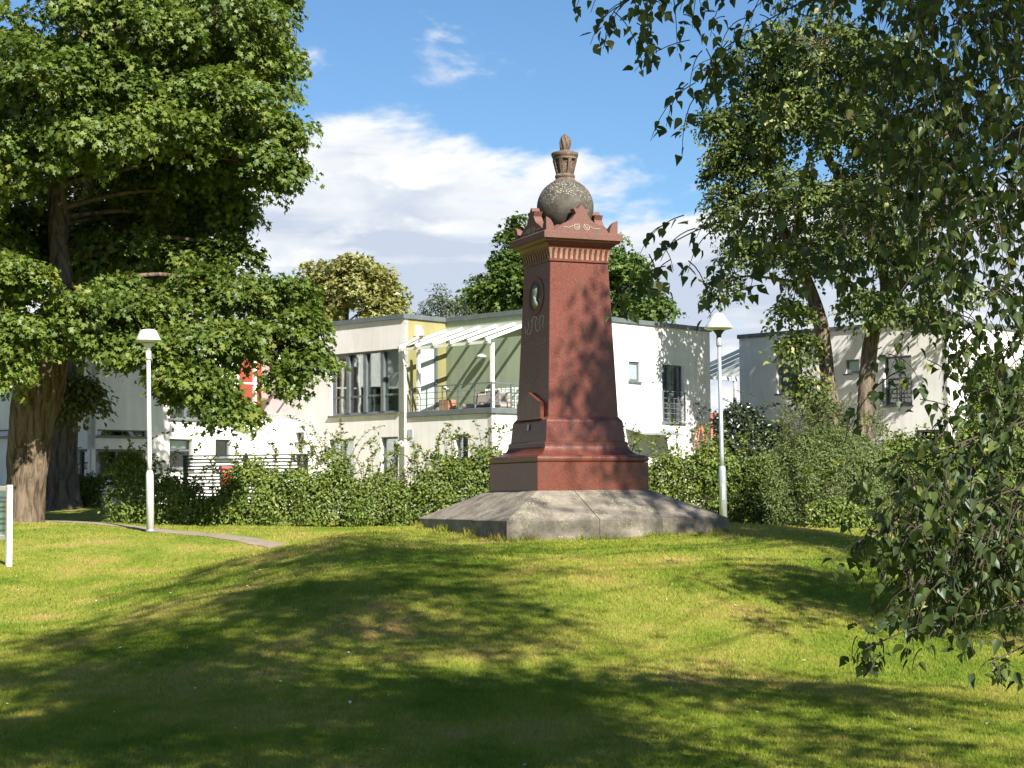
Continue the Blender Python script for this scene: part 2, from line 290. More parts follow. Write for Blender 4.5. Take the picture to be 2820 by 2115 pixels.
# ------------------------------------------------------------------ mesh helpers
def tag(o, label=None, cat=None, group=None, kind=None):
    if label: o['label'] = label
    if cat: o['category'] = cat
    if group: o['group'] = group
    if kind: o['kind'] = kind
    return o
def empty(name, loc=(0, 0, 0), rz=0.0):
    o = bpy.data.objects.new(name, None); COL.objects.link(o); o.location = loc; o.rotation_euler = (0, 0, rz)
    o.empty_display_size = 0.2; return o
class MB:
    def __init__(s): s.v = []; s.f = []; s.sm = []
    def add(s, vs, fs, smooth=False):
        k = len(s.v); s.v += [tuple(map(float, p)) for p in vs]; s.f += [tuple(k + i for i in f) for f in fs]; s.sm += [smooth] * len(fs); return s
    def box(s, x0, x1, y0, y1, z0, z1):
        x0, x1 = sorted((x0, x1)); y0, y1 = sorted((y0, y1)); z0, z1 = sorted((z0, z1))
        return s.add([(x0, y0, z0), (x1, y0, z0), (x1, y1, z0), (x0, y1, z0), (x0, y0, z1), (x1, y0, z1), (x1, y1, z1), (x0, y1, z1)],
                     [(0, 3, 2, 1), (4, 5, 6, 7), (0, 1, 5, 4), (1, 2, 6, 5), (2, 3, 7, 6), (3, 0, 4, 7)])
    def beam(s, a, b, wx, wz, up=(0, 0, 1)):
        a = Vector(a); b = Vector(b); d = (b - a).normalized(); u = Vector(up)
        x = d.cross(u).normalized(); z = x.cross(d).normalized(); vs = []
        for p in (a, b):
            for i, j in ((-1, -1), (1, -1), (1, 1), (-1, 1)): vs.append(p + x * (i * wx / 2) + z * (j * wz / 2))
        return s.add(vs, [(0, 1, 2, 3), (7, 6, 5, 4), (0, 4, 5, 1), (1, 5, 6, 2), (2, 6, 7, 3), (3, 7, 4, 0)])
    def lathe(s, prof, n=32, c=(0, 0, 0), caps=True, smooth=True):
        vs = []; fs = []
        for r, z in prof:
            for i in range(n):
                a = 2 * math.pi * i / n; vs.append((c[0] + r * math.cos(a), c[1] + r * math.sin(a), c[2] + z))
        for j in range(len(prof) - 1):
            for i in range(n): fs.append((j * n + i, j * n + (i + 1) % n, (j + 1) * n + (i + 1) % n, (j + 1) * n + i))
        s.add(vs, fs, smooth)
        if caps:
            k = len(s.v) - len(vs)
            s.f.append(tuple(k + i for i in reversed(range(n)))); s.sm.append(False)
            s.f.append(tuple(k + (len(prof) - 1) * n + i for i in range(n))); s.sm.append(False)
        return s
    def prism(s, poly, mapf, d0, d1):
        """polygon (a,b) extruded d0..d1 through mapf(a,b,d)"""
        n = len(poly); vs = [mapf(a, b, d0) for a, b in poly] + [mapf(a, b, d1) for a, b in poly]
        fs = [tuple(range(n)), tuple(reversed(range(n, 2 * n)))] + [(i, i + n, (i + 1) % n + n, (i + 1) % n) for i in range(n)]
        return s.add(vs, fs)
    def sqloft(s, prof, ch=0.006):
        """square section (w,z) with chamfered corners"""
        vs = []; fs = []
        for wd, z in prof:
            h = wd / 2; c = min(ch, h * 0.3)
            vs += [(h - c, -h, z), (h, -h + c, z), (h, h - c, z), (h - c, h, z), (-h + c, h, z), (-h, h - c, z), (-h, -h + c, z), (-h + c, -h, z)]
        for j in range(len(prof) - 1):
            for i in range(8): fs.append((j * 8 + i, j * 8 + (i + 1) % 8, (j + 1) * 8 + (i + 1) % 8, (j + 1) * 8 + i))
        fs.append(tuple(reversed(range(8)))); m = (len(prof) - 1) * 8; fs.append(tuple(m + i for i in range(8)))
        return s.add(vs, fs)
    def tube(s, pts, rads, n=6, smooth=True, wob=0.0, ph=0.0, cap=True):
        pts = [Vector(p) for p in pts]; vs = []; fs = []; m = len(pts)
        if np.isscalar(rads): rads = [rads] * m
        x = None
        for j, p in enumerate(pts):
            d = (pts[min(j + 1, m - 1)] - pts[max(j - 1, 0)])
            d = d.normalized() if d.length > 1e-9 else Vector((0, 0, 1))
            if x is None: x = d.orthogonal().normalized()
            else: x = (x - d * x.dot(d)).normalized()
            y = d.cross(x)
            for i in range(n):
                a = 2 * math.pi * i / n
                r = rads[j] * (1 + wob * (math.sin(3 * a + ph + j * 0.35) * 0.5 + math.sin(5 * a + 2 * ph - j * 0.6) * 0.35 + math.sin(8 * a + j * 0.9) * 0.25))
                vs.append(p + x * (math.cos(a) * r) + y * (math.sin(a) * r))
        for j in range(m - 1):
            for i in range(n): fs.append((j * n + i, j * n + (i + 1) % n, (j + 1) * n + (i + 1) % n, (j + 1) * n + i))
        if cap: fs.append(tuple(reversed(range(n)))); fs.append(tuple((m - 1) * n + i for i in range(n)))
        return s.add(vs, fs, smooth)
    def mesh(s, name):
        me = bpy.data.meshes.new(name); me.from_pydata(s.v, [], s.f)
        if any(s.sm): me.polygons.foreach_set('use_smooth', s.sm)
        me.update(); return me
    def build(s, name, mat, parent=None, bevel=0.0):
        me = s.mesh(name); me.materials.append(MATS[mat]); o = bpy.data.objects.new(name, me); COL.objects.link(o)
        if parent is not None: o.parent = parent
        if bevel:
            b = o.modifiers.new('bevel', 'BEVEL'); b.width = bevel; b.segments = 2; b.limit_method = 'ANGLE'; b.angle_limit = R_(40)
        return o
def inst(o, parent, name=None, loc=None, rz=None):
    c = o.copy(); COL.objects.link(c); c.parent = parent
    if name: c.name = name
    if loc is not None: c.location = loc
    if rz is not None: c.rotation_euler = (0, 0, rz)
    return c
def smooth_pts(pts, rads, k=6):
    """Catmull-Rom through control points"""
    pts = [np.asarray(p, float) for p in pts]; out = []; ro = []
    n = len(pts)
    for i in range(n - 1):
        p0, p1, p2, p3 = pts[max(i - 1, 0)], pts[i], pts[i + 1], pts[min(i + 2, n - 1)]
        for j in range(k):
            t = j / k
            out.append(0.5 * ((2 * p1) + (p2 - p0) * t + (2 * p0 - 5 * p1 + 4 * p2 - p3) * t * t + (3 * p1 - p0 - 3 * p2 + p3) * t ** 3)); ro.append(rads[i] * (1 - t) + rads[i + 1] * t)
    out.append(pts[-1]); ro.append(rads[-1]); return out, ro

def np_mesh(name, verts, tris, mat, rnd=None, parent=None, smooth=False):
    me = bpy.data.meshes.new(name); nv, nf = len(verts), len(tris)
    me.vertices.add(nv); me.vertices.foreach_set('co', np.ascontiguousarray(verts, dtype=np.float32).ravel())
    me.loops.add(nf * 3); me.loops.foreach_set('vertex_index', np.ascontiguousarray(tris, dtype=np.int32).ravel())
    me.polygons.add(nf); me.polygons.foreach_set('loop_start', np.arange(0, nf * 3, 3, dtype=np.int32))
    if rnd is not None:
        at = me.attributes.new('rnd', 'FLOAT', 'POINT'); at.data.foreach_set('value', np.ascontiguousarray(rnd, dtype=np.float32))
    me.update(calc_edges=True); me.validate()
    if smooth: me.polygons.foreach_set('use_smooth', [True] * nf)
    me.materials.append(MATS[mat]); o = bpy.data.objects.new(name, me); COL.objects.link(o)
    if parent is not None: o.parent = parent
    return o
# leaf templates: x along the leaf (0..1), y across, z bend; triangles
def tpl(pts, tris): return np.array(pts, float), np.array(tris, int)
T_OVAL = tpl([(0, 0, 0), (0.45, 0.30, 0.07), (1, 0, -0.10), (0.45, -0.30, 0.07)], [(0, 1, 2), (0, 2, 3)])
T_LANCE = tpl([(0, 0, 0), (0.4, 0.14, 0.03), (1, 0, -0.08), (0.4, -0.14, 0.03)], [(0, 1, 2), (0, 2, 3)])
T_MAPLE = tpl([(0, 0, 0), (0.05, 0.42, 0.02), (0.35, 0.24, 0.04), (0.66, 0.50, -0.04), (0.62, 0.17, 0.05), (1.0, 0, -0.12), (0.62, -0.17, 0.05), (0.66, -0.50, -0.04), (0.35, -0.24, 0.04), (0.05, -0.42, 0.02)],
              [(0, 1, 2), (0, 2, 4), (2, 3, 4), (0, 4, 6), (4, 5, 6), (0, 6, 8), (6, 7, 8), (0, 8, 9)])
T_CLUMP = tpl([(0, 0, 0), (0.5, 0.5, 0.05), (0.55, 0.05, 0.0), (1.0, 0.18, -0.1), (0.6, -0.1, 0.05), (0.5, -0.55, -0.05)], [(0, 1, 2), (0, 2, 4), (2, 3, 4), (0, 4, 5)])
T_BIRCH = tpl([(0, 0, 0), (0.16, 0.30, 0.05), (0.34, 0.39, 0.05), (0.62, 0.24, 0.02), (1.0, 0, -0.10), (0.62, -0.24, 0.02), (0.34, -0.39, 0.05), (0.16, -0.30, 0.05), (0.5, 0, -0.03)],
              [(0, 1, 8), (1, 2, 8), (2, 3, 8), (3, 4, 8), (4, 5, 8), (5, 6, 8), (6, 7, 8), (7, 0, 8)])
def unit(a): return a / np.maximum(np.linalg.norm(a, axis=-1, keepdims=True), 1e-9)
def leaves(name, c, nrm, tip, size, rnd, T, mat, parent=None):
    pts, tr = T; N = len(c); nrm = unit(nrm); tip = tip - nrm * (tip * nrm).sum(1, keepdims=True); tip = unit(tip); b = np.cross(nrm, tip)
    s = np.asarray(size).reshape(N, 1, 1)
    V = c[:, None, :] + s * (pts[None, :, 0:1] * tip[:, None, :] + pts[None, :, 1:2] * b[:, None, :] + pts[None, :, 2:3] * nrm[:, None, :])
    K = len(pts); tri = (tr[None] + (np.arange(N) * K)[:, None, None]).reshape(-1, 3)
    return np_mesh(name, V.reshape(-1, 3), tri, mat, np.repeat(rnd, K), parent)

# ------------------------------------------------------------------ the ground
def sstep(t): t = np.clip(t, 0, 1); return t * t * (3 - 2 * t)
def zg(x, y):
    x = np.asarray(x, float); y = np.asarray(y, float)
    z = 0.88 * sstep((y - 8) / 28.0)
    rho = np.sqrt(((x - 0.8) / 6.6) ** 2 + ((y - 23.6) / np.where(y < 23.6, 10.0, 8.0)) ** 2)
    z = z + 0.47 * sstep((1.04 - rho) / 0.60)
    z = z - 0.26 * np.exp(-((x + 6.6) / 2.9) ** 2) * sstep((33 - y) / 6) * sstep((y - 10) / 6)
    z = z + 0.17 * np.exp(-((x + 10.8) ** 2 + (y - 38) ** 2) / 9.0)
    z = z + 0.45 * sstep((y - 38.5) / 8.0) * sstep((-5.5 - x) / 3.0)
    z = z + 0.02 * np.sin(x * 0.9 + 1.3) * np.sin(y * 0.7) + 0.012 * np.sin(x * 2.1 + y * 1.7) - 0.05 * sstep((x + 8) / 3) * sstep((-2.5 - x) / 3) * sstep((30 - y) / 8)
    return z
def zgf(x, y): return float(zg(x, y))
xs = np.concatenate([[-900, -400, -150, -70, -40], np.arange(-26, -16, 1.0), np.arange(-16, 16.01, 0.25), np.arange(17, 27, 1.0), [40, 70, 150, 400, 900]])
ys = np.concatenate([[-300, -80, -30, -12, -4], np.arange(0, 6, 1.0), np.arange(6, 48.01, 0.25), np.arange(49, 70, 1.5), [80, 110, 180, 400, 900, 1600]])
gx, gy = np.meshgrid(xs, ys, indexing='ij'); gz = zg(gx, gy)
nx, ny = gx.shape; idx = np.arange(nx * ny).reshape(nx, ny)
q = np.stack([idx[:-1, :-1], idx[1:, :-1], idx[1:, 1:], idx[:-1, 1:]], -1).reshape(-1, 4)
gv = np.stack([gx, gy, gz], -1).reshape(-1, 3); gt = np.concatenate([q[:, [0, 1, 2]], q[:, [0, 2, 3]]])
ground = np_mesh('ground', gv, gt, 'lawn', smooth=True); tag(ground, kind='structure')
# path: a paved strip from the left, past the lamp, dipping behind the mound
pc, _ = smooth_pts([(-18, 47.5, 0), (-12.5, 41.0, 0), (-8.9, 37.2, 0), (-6.6, 34.0, 0), (-4.5, 30.7, 0), (-3.4, 28.6, 0), (-2.55, 27.0, 0)], [0] * 7, 10)
pb = MB(); vs = []; fs = []
for i, p in enumerate(pc):
    d = unit(pc[min(i + 1, len(pc) - 1)] - pc[max(i - 1, 0)]); nn = np.array([-d[1], d[0], 0])
    for kk in (-0.24, -0.1, 0.1, 0.24):
        qv = p + nn * (kk * min(1.0, 0.12 + (len(pc) - 1 - i) / 12.0) + 0.03 * math.sin(i * 1.7 + kk) + 0.02 * math.sin(i * 0.9)); vs.append((qv[0], qv[1], zgf(qv[0], qv[1]) + (0.022 if abs(kk) < 0.2 else 0.008)))
for i in range(len(pc) - 1):
    for k in range(3): fs.append((i * 4 + k, i * 4 + 4 + k, i * 4 + 5 + k, i * 4 + 1 + k))
pb.add(vs, fs, True); tag(pb.build('path', 'path_paving'), kind='structure')
def on_path(x, y):
    a = np.stack([p[:2] for p in pc]); dd = (a[None, :, 0] - x[:, None]) ** 2 + (a[None, :, 1] - y[:, None]) ** 2
    return dd.min(1) < 0.25 ** 2

# ------------------------------------------------------------------ the houses
PHI = R_(-43.2); HX = np.array([math.cos(PHI), math.sin(PHI), 0]); HY = np.array([-math.sin(PHI), math.cos(PHI), 0])
class House:
    """local frame: corner at the origin, x runs right along the front (the house lies at x<0, y>0); plane 'A' is y=0, plane 'B' is x=0"""
    def __init__(s, name, label, o, z0, x0, y1, top):
        s.o = np.array([o[0], o[1], 0.0]); s.z0 = z0; s.x0 = x0; s.y1 = y1; s.top = top - z0
        s.root = empty(name, (o[0], o[1], z0), PHI); tag(s.root, label, 'house', 'white flat-roofed houses behind the hedge')
        s.holes = {'A': [], 'B': []}
    def pix(s, plane, x, y):
        d = ray(x, y); c = np.array([0, 0, CAMZ]) - s.o; ax = HY if plane == 'A' else HX; al = HX if plane == 'A' else HY
        t = -(c @ ax) / (d @ ax); p = c + d * t; return float(p @ al), float(p[2] - s.z0)
    def rect(s, plane, x0, x1, y0, y1):
        """pixel box -> a0,a1,za,zb read at the box's mid column"""
        a0 = s.pix(plane, x0, (y0 + y1) / 2)[0]; a1 = s.pix(plane, x1, (y0 + y1) / 2)[0]; xm = (x0 + x1) / 2
        return a0, a1, s.pix(plane, xm, y1)[1], s.pix(plane, xm, y0)[1]
    def pt(s, plane, a, d, z): return (a, d, z) if plane == 'A' else (-d, a, z)
    def bx(s, mb, plane, a0, a1, d0, d1, z0, z1):
        if plane == 'A': return mb.box(a0, a1, d0, d1, z0, z1)
        return mb.box(-d0, -d1, a0, a1, z0, z1)
    def wall(s, plane, a0, a1, z0, z1, name='wall', mat='plaster_white', d=0.0, holes=None, th=0.16):
        hs = s.holes[plane] if holes is None else holes
        A = sorted({a0, a1, *[min(max(h[i], a0), a1) for h in hs for i in (0, 1)]}); Z = sorted({z0, z1, *[min(max(h[i], z0), z1) for h in hs for i in (2, 3)]})
        mb = MB(); f = (lambda a, dd, z: s.pt(plane, a, dd + d, z))
        inh = lambda a, z: any(h[0] < a < h[1] and h[2] < z < h[3] for h in hs)
        for i in range(len(A) - 1):
            for j in range(len(Z) - 1):
                if inh((A[i] + A[i + 1]) / 2, (Z[j] + Z[j + 1]) / 2): continue
                for dd in (0, th):
                    mb.add([f(A[i], dd, Z[j]), f(A[i + 1], dd, Z[j]), f(A[i + 1], dd, Z[j + 1]), f(A[i], dd, Z[j + 1])], [(0, 1, 2, 3) if dd == 0 else (3, 2, 1, 0)])
        rects = [(h[0], h[1], max(h[2], z0), h[3]) for h in hs if h[0] >= a0 - 1e-6 and h[1] <= a1 + 1e-6 and h[2] < z1 and h[3] > z0] + [(a0, a1, z0, z1)]
        for (p, q, r, t) in rects:
            for (u0, v0, u1, v1) in ((p, r, q, r), (q, r, q, t), (q, t, p, t), (p, t, p, r)):
                mb.add([f(u0, 0, v0), f(u1, 0, v1), f(u1, th, v1), f(u0, th, v0)], [(0, 1, 2, 3)])
        return mb.build(name, mat, s.root)
    def window(s, plane, r, cols=(), rows=(), fr=0.06, inset=0.10, sill=True, pane='glass', fins=0.0, mull=None, name='window', hole=True, fmat='grey_metal', split_row=None):
        a0, a1, z0, z1 = r
        if hole: s.holes[plane].append(r)
        mb = MB(); g = 0.004
        d0, d1 = inset, inset + 0.06
        s.bx(mb, plane, a0 + g, a0 + fr, d0, d1, z0 + g, z1 - g); s.bx(mb, plane, a1 - fr, a1 - g, d0, d1, z0 + g, z1 - g)
        s.bx(mb, plane, a0 + fr, a1 - fr, d0, d1, z1 - fr, z1 - g); s.bx(mb, plane, a0 + fr, a1 - fr, d0, d1, z0 + g, z0 + fr)
        m = mull or fr
        cs = [a0 + (a1 - a0) * c for c in cols]; rs = [z0 + (z1 - z0) * q for q in rows]
        ca = [a0 + fr] + [x for c in cs for x in (c - m / 2, c + m / 2)] + [a1 - fr]
        for c in cs: s.bx(mb, plane, c - m / 2, c + m / 2, d0 - fins, d1, z0 + fr, z1 - fr)
        for q in rs:
            for k in range(0, len(ca), 2): s.bx(mb, plane, ca[k], ca[k + 1], d0 + 0.004, d1 - 0.004, q - fr / 2, q + fr / 2)
        w = mb.build(name, fmat, s.root)
        rz = [z0 + fr] + [x for q in rs for x in (q - fr / 2, q + fr / 2)] + [z1 - fr]
        for k in range(0, len(ca), 2):
            for j in range(0, len(rz), 2):
                pb_ = MB(); s.bx(pb_, plane, ca[k], ca[k + 1], d0 + 0.025, d0 + 0.037, rz[j], rz[j + 1]); pb_.build('pane', pane, w)
        if sill:
            sb = MB(); s.bx(sb, plane, a0 - 0.05, a1 + 0.05, -0.06, d0 - 0.002, z0 - 0.055, z0 - 0.004)
            sb.build('sill', fmat, w)
        return w
    def curtain(s, w, plane, a0, a1, z0, z1, mat, d=0.32, waves=6):
        mb = MB(); n = waves * 8; vs = []
        for i in range(n + 1):
            t = i / n; dd = d + 0.035 * math.sin(t * waves * 2 * math.pi) + 0.01 * math.sin(t * 37)
            for z in (z0, z1): vs.append(s.pt(plane, a0 + (a1 - a0) * t, dd, z))
        mb.add(vs, [(2 * i, 2 * i + 2, 2 * i + 3, 2 * i + 1) for i in range(n)], True); return mb.build('curtain', mat, w)
    def shell(s, notch=None, floor2=3.05):
        """other walls, roof, floor slab, coping"""
        x0, y1, t = s.x0, s.y1, s.top; mb = MB()
        mb.add([(x0, 0, 0), (x0, y1, 0), (x0, y1, t), (x0, 0, t)], [(0, 1, 2, 3)]); mb.add([(x0, y1, 0), (0, y1, 0), (0, y1, t), (x0, y1, t)], [(0, 1, 2, 3)])
        mb.build('wall', 'plaster_white', s.root)
        nx, ny = notch if notch else (0, 0)
        rf = MB(); g = 0.18
        if notch: rf.box(x0 + 0.02, -0.02, ny + g, y1 - 0.02, t - 0.28, t - 0.10); rf.box(x0 + 0.02, -nx - g, 0.17, ny + g - 0.002, t - 0.281, t - 0.101)
        else: rf.box(x0 + 0.02, -g, g, y1 - 0.02, t - 0.28, t - 0.10)
        rf.build('roof', 'roof_felt', s.root)
        fl = MB(); fl.box(x0 + 0.05, -0.18, 0.18, y1 - 0.05, floor2 - 0.3, floor2 - 0.04); fl.build('floor_slab', 'room_floor', s.root)
        pw = MB(); pw.box(x0 + 0.2, -0.2, 4.2, 4.3, 0.05, floor2 - 0.301); pw.box(x0 + 0.2, -0.2 - (nx if notch else 0), 4.2, 4.3, floor2 - 0.03, t - 0.29); pw.build('inner_wall', 'room_wall', s.root)
    def coping(s, pts, h=0.14, o=0.05):
        """metal coping: boxes along the wall heads, given as (x0,x1,y0,y1)"""
        for b in pts:
            mb = MB(); mb.box(b[0], b[1], b[2], b[3], s.top - h * 0.55 + b[4], s.top + h * 0.45 + b[4]); mb.build('roof_coping', 'grey_metal', s.root, 0.008)
    def railing(s, plane_pts, z0, z1, bars, posts, name='railing', mat='grey_metal', r=0.016, zs=None):
        root = None; segs = list(zip(plane_pts[:-1], plane_pts[1:]))
        tb = MB()
        for a, b in segs: tb.beam((*a, z1), (*b, z1), 0.045, 0.03)
        root = tb.build(name, mat, s.root)
        for z in zs or [z0 + (z1 - z0) * k / (bars + 1) for k in range(1, bars + 1)]:
            bm_ = MB()
            for a, b in segs: bm_.tube([(*a, z), (*b, z)], 0.009, 6)
            bm_.build('rail_bar', mat, root)
        for (x, y) in posts:
            pb_ = MB(); pb_.box(x - 0.016, x + 0.016, y - 0.016, y + 0.016, z0 - 0.12, z1 - 0.016); pb_.build('rail_post', mat, root)
        return root

# --- main house in the middle
hm = House('main_house', 'white flat-roofed house with glazed bay and green walled roof terrace behind the monument', (-0.577, 47.58), 0.85, -10.78, 10.2, 6.82)
NX, NY = 3.543, 1.72            # the terrace notch at the corner of the upper floor
TZ = hm.pix('A', 1350, 1138)[1] # lower edge of the terrace parapet coping
big = hm.rect('A', 909, 1098, 968, 1140); big = (big[0], min(big[1], -NX - 0.16), big[2], big[3])
wb = hm.window('A', big, cols=(0.25, 0.5, 0.75), rows=(0.29,), fr=0.06, mull=0.13, fins=0.06, inset=0.10)
L = big[1] - big[0]
hm.curtain(wb, 'A', big[0] + 0.03, big[0] + L * 0.20, big[2] - 0.05, big[3], 'curtain_pale', 0.35, 4)
hm.curtain(wb, 'A', big[0] + L * 0.77, big[1], big[2] - 0.05, big[3], 'curtain_pale', 0.35, 5)
rb = MB(); rb.box(big[0], big[1], 0.75, 0.78, big[2] - 0.1, big[2] + 0.32); rb.build('radiator', 'white_paint', wb)
for fx in (0.38, 0.67):         # two table lamps behind the glass
    lm = MB(); xx = big[0] + L * fx
    lm.lathe([(0.015, 0), (0.015, 0.42)], 8, (xx, 0.5, big[2] - 0.02)); lm.lathe([(0.15, 0.40), (0.10, 0.62)], 16, (xx, 0.5, big[2] - 0.02)); lm.build('table_lamp', 'curtain_cream', wb)
hm.window('A', hm.rect('A', 707, 837, 1193, 1219), fr=0.035, pane='glass_dark')
hm.window('A', (hm.pix('A', 660, 1270)[0], hm.pix('A', 838, 1270)[0], 0.1, hm.pix('A', 750, 1254)[1]), cols=(0.5,), fr=0.06, pane='glass_dark', sill=False)
w1 = hm.rect('A', 906, 975, 1209, 1330); hm.curtain(hm.window('A', w1, cols=(0.5,)), 'A', w1[0], w1[0] + 0.3, w1[2], w1[3], 'curtain_pale', 0.3, 3)
hm.window('A', hm.rect('A', 1049, 1096, 1203, 1340), sill=False)
hm.window('A', hm.rect('A', 1251, 1289, 1196, 1285), inset=0.14)
sm = hm.rect('B', 1732, 1762, 996, 1050); hm.window('B', sm, pane='frosted', fr=0.07, inset=0.05)
fw = hm.rect('B', 1824, 1884, 1005, 1163); fwin = hm.window('B', fw, cols=(0.36, 0.80), fr=0.05, inset=0.10, mull=0.09, fins=0.03)
hm.curtain(fwin, 'B', fw[0] + 0.40 * (fw[1] - fw[0]), fw[0] + 0.72 * (fw[1] - fw[0]), fw[2], fw[3], 'curtain_cream', 0.3, 4)
for k in range(14):             # slatted shutter behind the left leaf
    sb = MB(); zz = fw[2] + 0.1 + k * 0.125; hm.bx(sb, 'B', fw[0] + 0.06, fw[0] + 0.31 * (fw[1] - fw[0]), 0.22, 0.25, zz, zz + 0.10); sb.build('shutter_slat', 'cushion_grey', fwin)
def french_rail(h, plane, r, top, w):
    tb = MB(); a0, a1, z0 = r[0] - 0.02, r[1] + 0.02, r[2] + 0.04; d = -0.03
    h.bx(tb, plane, a0, a1, d - 0.02, d + 0.02, top - 0.03, top); h.bx(tb, plane, a0, a0 + 0.03, d - 0.018, d + 0.018, z0, top - 0.03); h.bx(tb, plane, a1 - 0.03, a1, d - 0.018, d + 0.018, z0, top - 0.03)
    rt = tb.build('window_railing', 'grey_metal', h.root)
    for z in (0.25, 0.42, 0.59, 0.76, 0.06):
        zb = z0 + (top - z0) * z; m = MB(); m.tube([h.pt(plane, a0 + 0.02, d, zb), h.pt(plane, a1 - 0.02, d, zb)], 0.011, 6); m.build('rail_bar', 'grey_metal', rt)
    for q in (0.25, 0.5, 0.75):
        m = MB(); aa = a0 + (a1 - a0) * q; m.tube([h.pt(plane, aa, d, z0), h.pt(plane, aa, d, z0 + (top - z0) * 0.76)], 0.008, 6); m.build('rail_bar', 'grey_metal', rt)
french_rail(hm, 'B', fw, hm.pix('B', 1854, 1078)[1], fwin)
T = hm.top
hm.wall('A', hm.x0, 0.0, 0.0, TZ); hm.wall('A', hm.x0, -NX, TZ, T)
# ground-floor and upper walls of the sunny side, with the notch left open
hm.wall('B', 0.0, NY, 0.0, TZ); hm.wall('B', NY, hm.y1, 0.0, T)
# notch: yellow return wall, green back wall, with the terrace door
door = (0.55, 1.35, TZ + 0.05, TZ + 2.25)
def ywall():
    mb = MB(); x = -NX; a0, a1, z0, z1 = 0.0, NY, TZ - 0.02, T
    d0, d1, dz0, dz1 = door
    for (p, q_, r, t_) in ((a0, d0, z0, z1), (d1, a1, z0, z1), (d0, d1, dz1, z1), (d0, d1, z0, dz0)):
        mb.add([(x, p, r), (x, q_, r), (x, q_, t_), (x, p, t_)], [(0, 1, 2, 3)])
    return mb.build('return_wall', 'plaster_yellow', hm.root)
ywall()
dm = MB(); x = -NX; d0, d1, dz0, dz1 = door
for (p, q_, r, t_) in ((d0, d0 + 0.09, dz0, dz1), (d1 - 0.09, d1, dz0, dz1), (d0 + 0.09, d1 - 0.09, dz1 - 0.1, dz1), (d0 + 0.09, d1 - 0.09, dz0, dz0 + 0.09)): dm.box(x - 0.10, x - 0.02 + 0.04, p, q_, r, t_)
do = dm.build('terrace_door', 'grey_metal', hm.root)
dp = MB(); dp.box(x - 0.06, x - 0.04, d0 + 0.09, d1 - 0.09, dz0 + 0.09, dz1 - 0.1); dp.build('pane', 'door_glass', do)
dh = MB(); dh.tube([(x + 0.03, d1 - 0.05, dz0 + 1.0), (x + 0.06, d1 - 0.05, dz0 + 1.0), (x + 0.06, d1 - 0.16, dz0 + 1.0)], 0.012, 6); dh.build('handle', 'grey_metal', do)
gb = MB(); gb.add([(-NX, NY, TZ - 0.02), (0.0, NY, TZ - 0.02), (0.0, NY, T), (-NX, NY, T)], [(0, 1, 2, 3)]); gb.box(-0.16, -0.002, NY + 0.002, NY + 0.16, TZ, T - 0.01); gb.build('back_wall', 'plaster_green', hm.root)
tf = MB(); tf.box(-NX - 0.1, -0.17, 0.17, NY + 0.1, TZ - 0.25, TZ - 0.02); tf.build('terrace_floor', 'step_stone', hm.root)
hm.shell((NX, NY))
hm.coping([(hm.x0 - 0.05, -NX + 0.05, -0.06, 0.2, 0), (-NX - 0.2, -NX + 0.06, 0.2, NY - 0.06, 0.002), (-NX - 0.2, 0.06, NY - 0.06, NY + 0.2, 0.004), (-0.2, 0.06, NY + 0.2, hm.y1 + 0.05, 0.006)])
pp = hm.pix('A', 1350, 1122)[1]
for b in ((-NX + 0.0, 0.06, -0.06, 0.17), (-0.17, 0.06, 0.17, NY)):
    mb = MB(); mb.box(b[0], b[1], b[2], b[3], TZ + 0.003, pp); mb.build('parapet_coping', 'grey_metal', hm.root, 0.01)
rt = hm.pix('A', 1350, 1053)[1]
hm.railing([(-NX + 0.22, 0.06), (-0.05, 0.06), (-0.05, NY)], pp, rt, 3, [(-NX + 0.22 + (NX - 0.27) * k / 5, 0.06) for k in range(6)] + [(-0.05, 0.06 + 0.8), (-0.05, NY - 0.03)])
# pergola over the terrace: wall plate, front plate, rafters, posts
pg_hi = hm.pix('A', 1110, 958)[1] + 0.62; pg_lo = hm.pix('A', 1110, 958)[1] + 0.0
pm = MB(); pm.box(-NX + 0.02, 0.12, -0.20, -0.13, pg_lo - 0.11, pg_lo - 0.03); perg = pm.build('pergola', 'white_paint', hm.root)
pm = MB(); pm.box(-NX + 0.02, 0.12, NY - 0.10, NY - 0.01, pg_hi - 0.10, pg_hi + 0.04); pm.build('wall_plate', 'white_paint', perg)
for k in range(6):
    xx = -NX + 0.07 + (NX + 0.0) * k / 5; pm = MB(); pm.beam((xx, NY - 0.1, pg_hi - 0.02), (xx, -0.30, pg_lo - 0.01), 0.06, 0.09); pm.build('rafter', 'white_paint', perg)
for k in range(5):
    xx = -NX + 0.07 + NX * k / 5; pm = MB(); v0 = [(xx + 0.04, NY - 0.1, pg_hi + 0.05), (xx + NX / 5 - 0.04, NY - 0.1, pg_hi + 0.05), (xx + NX / 5 - 0.04, -0.32, pg_lo + 0.06), (xx + 0.04, -0.32, pg_lo + 0.06)]
    pm.add(v0 + [(a, b, c + 0.012) for a, b, c in v0], [(0, 1, 2, 3), (7, 6, 5, 4), (0, 4, 5, 1), (1, 5, 6, 2), (2, 6, 7, 3), (3, 7, 4, 0)]); pm.build('roof_pane', 'glass_roof', perg)
for xx in (-NX + 0.45, -0.10):
    pm = MB(); pm.box(xx - 0.045, xx + 0.045, 0.10, 0.19, pp - 0.1, pg_lo + 0.02); pm.build('post', 'white_paint', perg)
